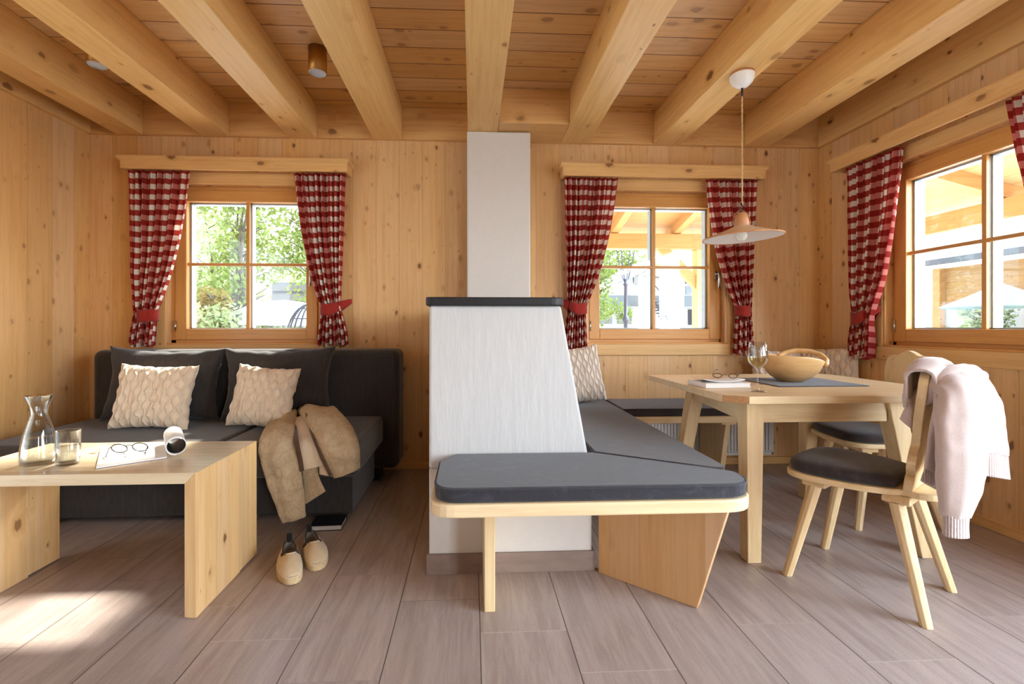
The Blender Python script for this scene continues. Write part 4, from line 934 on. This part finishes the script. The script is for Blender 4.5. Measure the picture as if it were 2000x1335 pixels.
build('post', MB().box(2.84, 2.98, 5.76, 5.90, -.12, 2.049), M['trim_z'], pr, bevel=.005)
for s in (-1, 1):
    build('brace', MB().prism([(2.91 + s * .07, 1.55), (2.91 + s * .07, 1.72), (2.91 + s * .40, 2.049), (2.91 + s * .57, 2.049)], 5.79, 5.87, 'Y'), M['porch'], pr)
# street lamp
lx = at(1222, 640, 8).x
sp = empty('street_lamp', (lx, 8, -.12), 0, 'dark iron street lamp with a glass lantern outside the middle window', 'street lamp')
build('lamp_post', MB().lathe([(0, 0), (.10, 0), (.10, .25), (.05, .32), (.035, .5), (.035, 1.25), (.055, 1.28), (.055, 1.34), (.03, 1.38), (.028, 1.9), (.05, 1.93), (.02, 1.96), (.05, 2.02), (0, 2.03)], 16), M['lamp_post'], sp, smooth=True)
m = MB()
for i in range(4):
    a = PI / 4 + i * PI / 2; m.tube([(.05 * cos(a), .05 * sin(a), 2.02), (.19 * cos(a), .19 * sin(a), 2.62)], .008, 6)
m.lathe([(.21, 2.62), (.18, 2.68), (.04, 2.8), (.0, 2.88)], 4)
build('lantern_frame', m, M['lamp_post'], sp)
# buildings opposite
def boxat(u0, v0, u1, v1, Y, dep):
    a = at(u0, v0, Y); b = at(u1, v1, Y); return MB().box(a.x, b.x, Y, Y + dep, min(a.z, b.z), max(a.z, b.z))
hb = empty('white_building', (0, 0, 0), 0, 'white terraced building with glass balustrade and outside stair seen through the middle window', 'building')
build('lower_storey', boxat(1120, 600, 1420, 690, 24, 6), M['render'], hb)
build('upper_storey', boxat(1232, 540, 1420, 600, 27, 6), M['render'], hb)
build('facade_band', boxat(1120, 576, 1420, 598, 23.6, .4), M['greyband'], hb)
for a, b, c_, d_ in ((1172, 606, 1196, 632), (1206, 604, 1234, 632), (1345, 604, 1356, 634)): build('window', boxat(a, b, c_, d_, 23.9, .09), M['darkglass'], hb)
for a, b, c_, d_ in ((1238, 541, 1262, 556), (1292, 542, 1314, 558), (1340, 545, 1360, 575)): build('window', boxat(a, b, c_, d_, 26.9, .09), M['darkglass'], hb)
build('balustrade', boxat(1150, 553, 1420, 576, 23.62, .03), M['pane'], hb)
build('column', boxat(1316, 470, 1336, 690, 21, .6), M['render'], hb)
st_ = MB(); a = at(1272, 584, 22.5); b = at(1322, 645, 22.5)
for k in range(12):
    p = a.lerp(b, k / 11); st_.box(p.x, p.x + .35, 22.4, 23.4, p.z, p.z + .06)
build('stair', st_, M['greyband'], hb)
build('stair_rail', MB().tube([a + Vector((0, 0, .9)), b + Vector((0, 0, .9))], .04, 6).tube([a, b], .06, 6), M['lamp_post'], hb)
ga = at(1228, 532, 26.5); gb = at(1290, 497, 26.5); gc = at(1400, 545, 26.5)
build('gable_roof', MB().prism([(ga.x, ga.z), (gb.x, gb.z), (gc.x, gc.z), (gc.x, gc.z - .35), (gb.x, gb.z - .35), (ga.x, ga.z - .35)], 26, 33, 'Y'), M['roofmetal'], hb)
build('gable_boards', MB().prism([(ga.x + .8, ga.z - .1), (gb.x, gb.z - .36), (gc.x - .8, gc.z - .1)], 26.6, 26.8, 'Y'), M['porch_b'], hb)
nb = empty('neighbour_house', (0, 0, 0), 0, 'neighbouring timber clad house with pale metal roof beyond the right window', 'building')
build('timber_cladding', MB().box(16.2, 22, 4, 15.4, 1.7, 3.1), M['siding'], nb)
build('lower_wall', MB().box(16.21, 22, 4, 19, -.12, 1.7), M['render'], nb)
build('corner_post', MB().box(16.0, 16.2, 15.2, 15.45, -.12, 3.1), M['porch'], nb)
build('roof', MB().hexa([(15.0, 3, 3.1), (22, 3, 5.4), (22, 18, 5.4), (15.0, 18, 3.1)], [(15.0, 3, 3.25), (22, 3, 5.55), (22, 18, 5.55), (15.0, 18, 3.25)]), M['roofmetal'], nb)
build('gutter', MB().box(14.85, 15.0, 3, 18, 3.08, 3.26), M['slate'], nb)
for y in (12.6, 13.6, 10.2): build('door_post', MB().box(16.1, 16.2, y, y + .18, -.12, 1.5), M['porch'], nb)
pa = empty('garden_parasol', (11.5, 9.6, -.12), 0, 'grey green parasol in front of the neighbouring house', 'parasol')
build('parasol_cloth', MB().lathe([(1.0, 1.62), (.55, 1.85), (0, 2.15)], 8), M['green_cloth'], pa, solid=.02)
build('parasol_pole', MB().lathe([(0, 0), (.03, 0), (.03, 2.12), (0, 2.12)], 10), M['lamp_post'], pa)
# grey slatted shed, white parasol top, wicker egg chair outside the left window
p = at(530, 560, 13); q = at(720, 640, 13)
sh_ = empty('slatted_shed', (0, 0, 0), 0, 'grey slatted garden shed behind the bushes outside the left window', 'shed'); m = MB()
for k in range(9): m.box(p.x, q.x, 13, 13.05, -.1 + k * .27, .1 + k * .27)
build('slats', m, M['greywood'], sh_); build('shed_box', MB().box(p.x, q.x, 13.06, 14.5, -.12, 2.3), M['slate'], sh_)
c = at(545, 640, 8.2)
wp = empty('garden_sunshade', (c.x, 8.4, -.12), 0, 'white cloth sunshade in the garden outside the left window', 'sunshade')
build('sunshade_cloth', MB().lathe([(.95, 1.22), (.8, 1.42), (.45, 1.6), (0, 1.66)], 24), M['canvas_white'], wp, smooth=True, solid=.02)
build('sunshade_pole', MB().lathe([(0, 0), (.025, 0), (.025, 1.6), (0, 1.6)], 8), M['greywood'], wp)
c = at(606, 640, 6.6)
eg = empty('wicker_chair', (c.x + .05, 6.6, -.12), 0, 'dark wicker egg chair just visible at the lower right of the left window', 'garden chair'); m = MB()
for k in range(11):
    a = -1.35 + k * .27; m.tube([(.36 * sin(a) * sin(t * PI / 16), -.36 * cos(a) * sin(t * PI / 16) * .8, 1.02 + .50 * cos(t * PI / 16)) for t in range(1, 14)], .012, 5)
for t in (3, 5, 7, 9, 11, 13):
    m.tube([(.36 * sin(a / 10) * sin(t * PI / 16), -.36 * cos(a / 10) * sin(t * PI / 16) * .8, 1.02 + .5 * cos(t * PI / 16)) for a in range(-15, 16, 2)], .008, 5)
build('wicker_shell', m, M['wicker'], eg, smooth=True); build('chair_stand', MB().tube([(0, .1, 0), (0, .1, .7)], .03, 8), M['wicker'], eg)

def tree(name, x, y, h, rad, seed, mat, n, label, z0=1.2, stems=3, leaf=.09, cat='tree'):
    random.seed(seed); t = empty(name, (x, y, -.12), 0, label, cat, None); m = MB(); tips = []
    for s in range(stems):
        a = random.random() * 6.28; sp_ = random.uniform(.1, .32) if stems > 1 else .05
        pts = []
        for k in range(9):
            q = k / 8; pts.append((cos(a) * sp_ * q * h * .5 + .05 * sin(k * 1.7 + s), sin(a) * sp_ * q * h * .5 + .05 * cos(k + s), q * h * .9))
        m.tube(pts, .04, 6, rs=[.07 * (1 - .8 * k / 8) * h / 5 for k in range(9)])
        for k in range(3, 9):
            for b in range(3):
                aa = random.random() * 6.28; L = random.uniform(.3, .8) * rad * (1.1 - k / 10); p0 = Vector(pts[k]); p1 = p0 + Vector((cos(aa) * L, sin(aa) * L, L * .7)); m.tube([p0, (p0 + p1) / 2 + Vector((0, 0, .05)), p1], .012, 4, rs=[.02, .014, .006]); tips.append(p1)
    build('trunk', m, M['bark'], t, smooth=True)
    l = MB(); blobs = [(Vector((random.gauss(0, .45) * rad, random.gauss(0, .45) * rad, random.uniform(z0, h))), random.uniform(.18, .42) * rad) for _ in range(16)] + [(p, .28 * rad) for p in tips[::3]]
    for i in range(n):
        c, r = random.choice(blobs); d = Vector((random.gauss(0, 1), random.gauss(0, 1), random.gauss(0, 1))).normalized() * r * random.random() ** .4; p = c + d
        a = Vector((random.gauss(0, 1), random.gauss(0, 1), random.gauss(0, 1))).normalized() * leaf * random.uniform(.5, 1.2); b = a.orthogonal().normalized() * leaf * random.uniform(.3, .6)
        l.add([p - a, p - b * .9, p + a, p + b * .9], [(0, 1, 2, 3)])
    build('foliage', l, mat, t)
    return t
c = at(452, 640, 10); tree('garden_tree', c.x, 10, 4.6, 1.15, 4, M['leaf'], 2600, 'slender many-stemmed tree in the left half of the left window', 1.0, 4, .07)
c = at(600, 640, 11); tree('garden_tree', c.x + .3, 11.2, 5.0, 1.5, 9, M['leaf'], 3000, 'broad leafy tree in the right half of the left window', 1.9, 2, .08)
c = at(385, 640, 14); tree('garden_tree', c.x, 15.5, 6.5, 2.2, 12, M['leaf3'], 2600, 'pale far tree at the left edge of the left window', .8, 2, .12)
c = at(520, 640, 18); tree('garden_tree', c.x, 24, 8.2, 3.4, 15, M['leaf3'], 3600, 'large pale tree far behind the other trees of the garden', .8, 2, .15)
c = at(408, 640, 8.5); tree('garden_bush', c.x, 8.5, 1.85, .6, 21, M['leaf2'], 1800, 'reddish brown bush at the lower left of the left window', .5, 3, .05, 'bush')
c = at(440, 640, 7.5); tree('garden_bush', c.x, 7.5, 1.42, .7, 22, M['leaf3'], 2000, 'pale green bush under the slender tree', .4, 3, .05, 'bush')
c = at(500, 640, 9); tree('garden_bush', c.x, 9.6, 1.55, .75, 25, M['leaf3'], 1800, 'pale bush beside the white sunshade', .4, 3, .05, 'bush')
c = at(1165, 560, 14); tree('garden_tree', c.x, 15, 4.6, 1.5, 31, M['leaf'], 2600, 'bright green tree at the left side of the middle window', 1.2, 2, .11)
c = at(1190, 560, 40); tree('garden_tree', c.x, 40, 9.0, 4.5, 33, M['leaf'], 1800, 'dark tree behind the white building', 1.2, 1, .35)
tree('garden_bush', 14.6, 12.4, 1.7, .8, 36, M['leaf3'], 1500, 'pale bush against the neighbouring house', .4, 2, .08, 'bush')
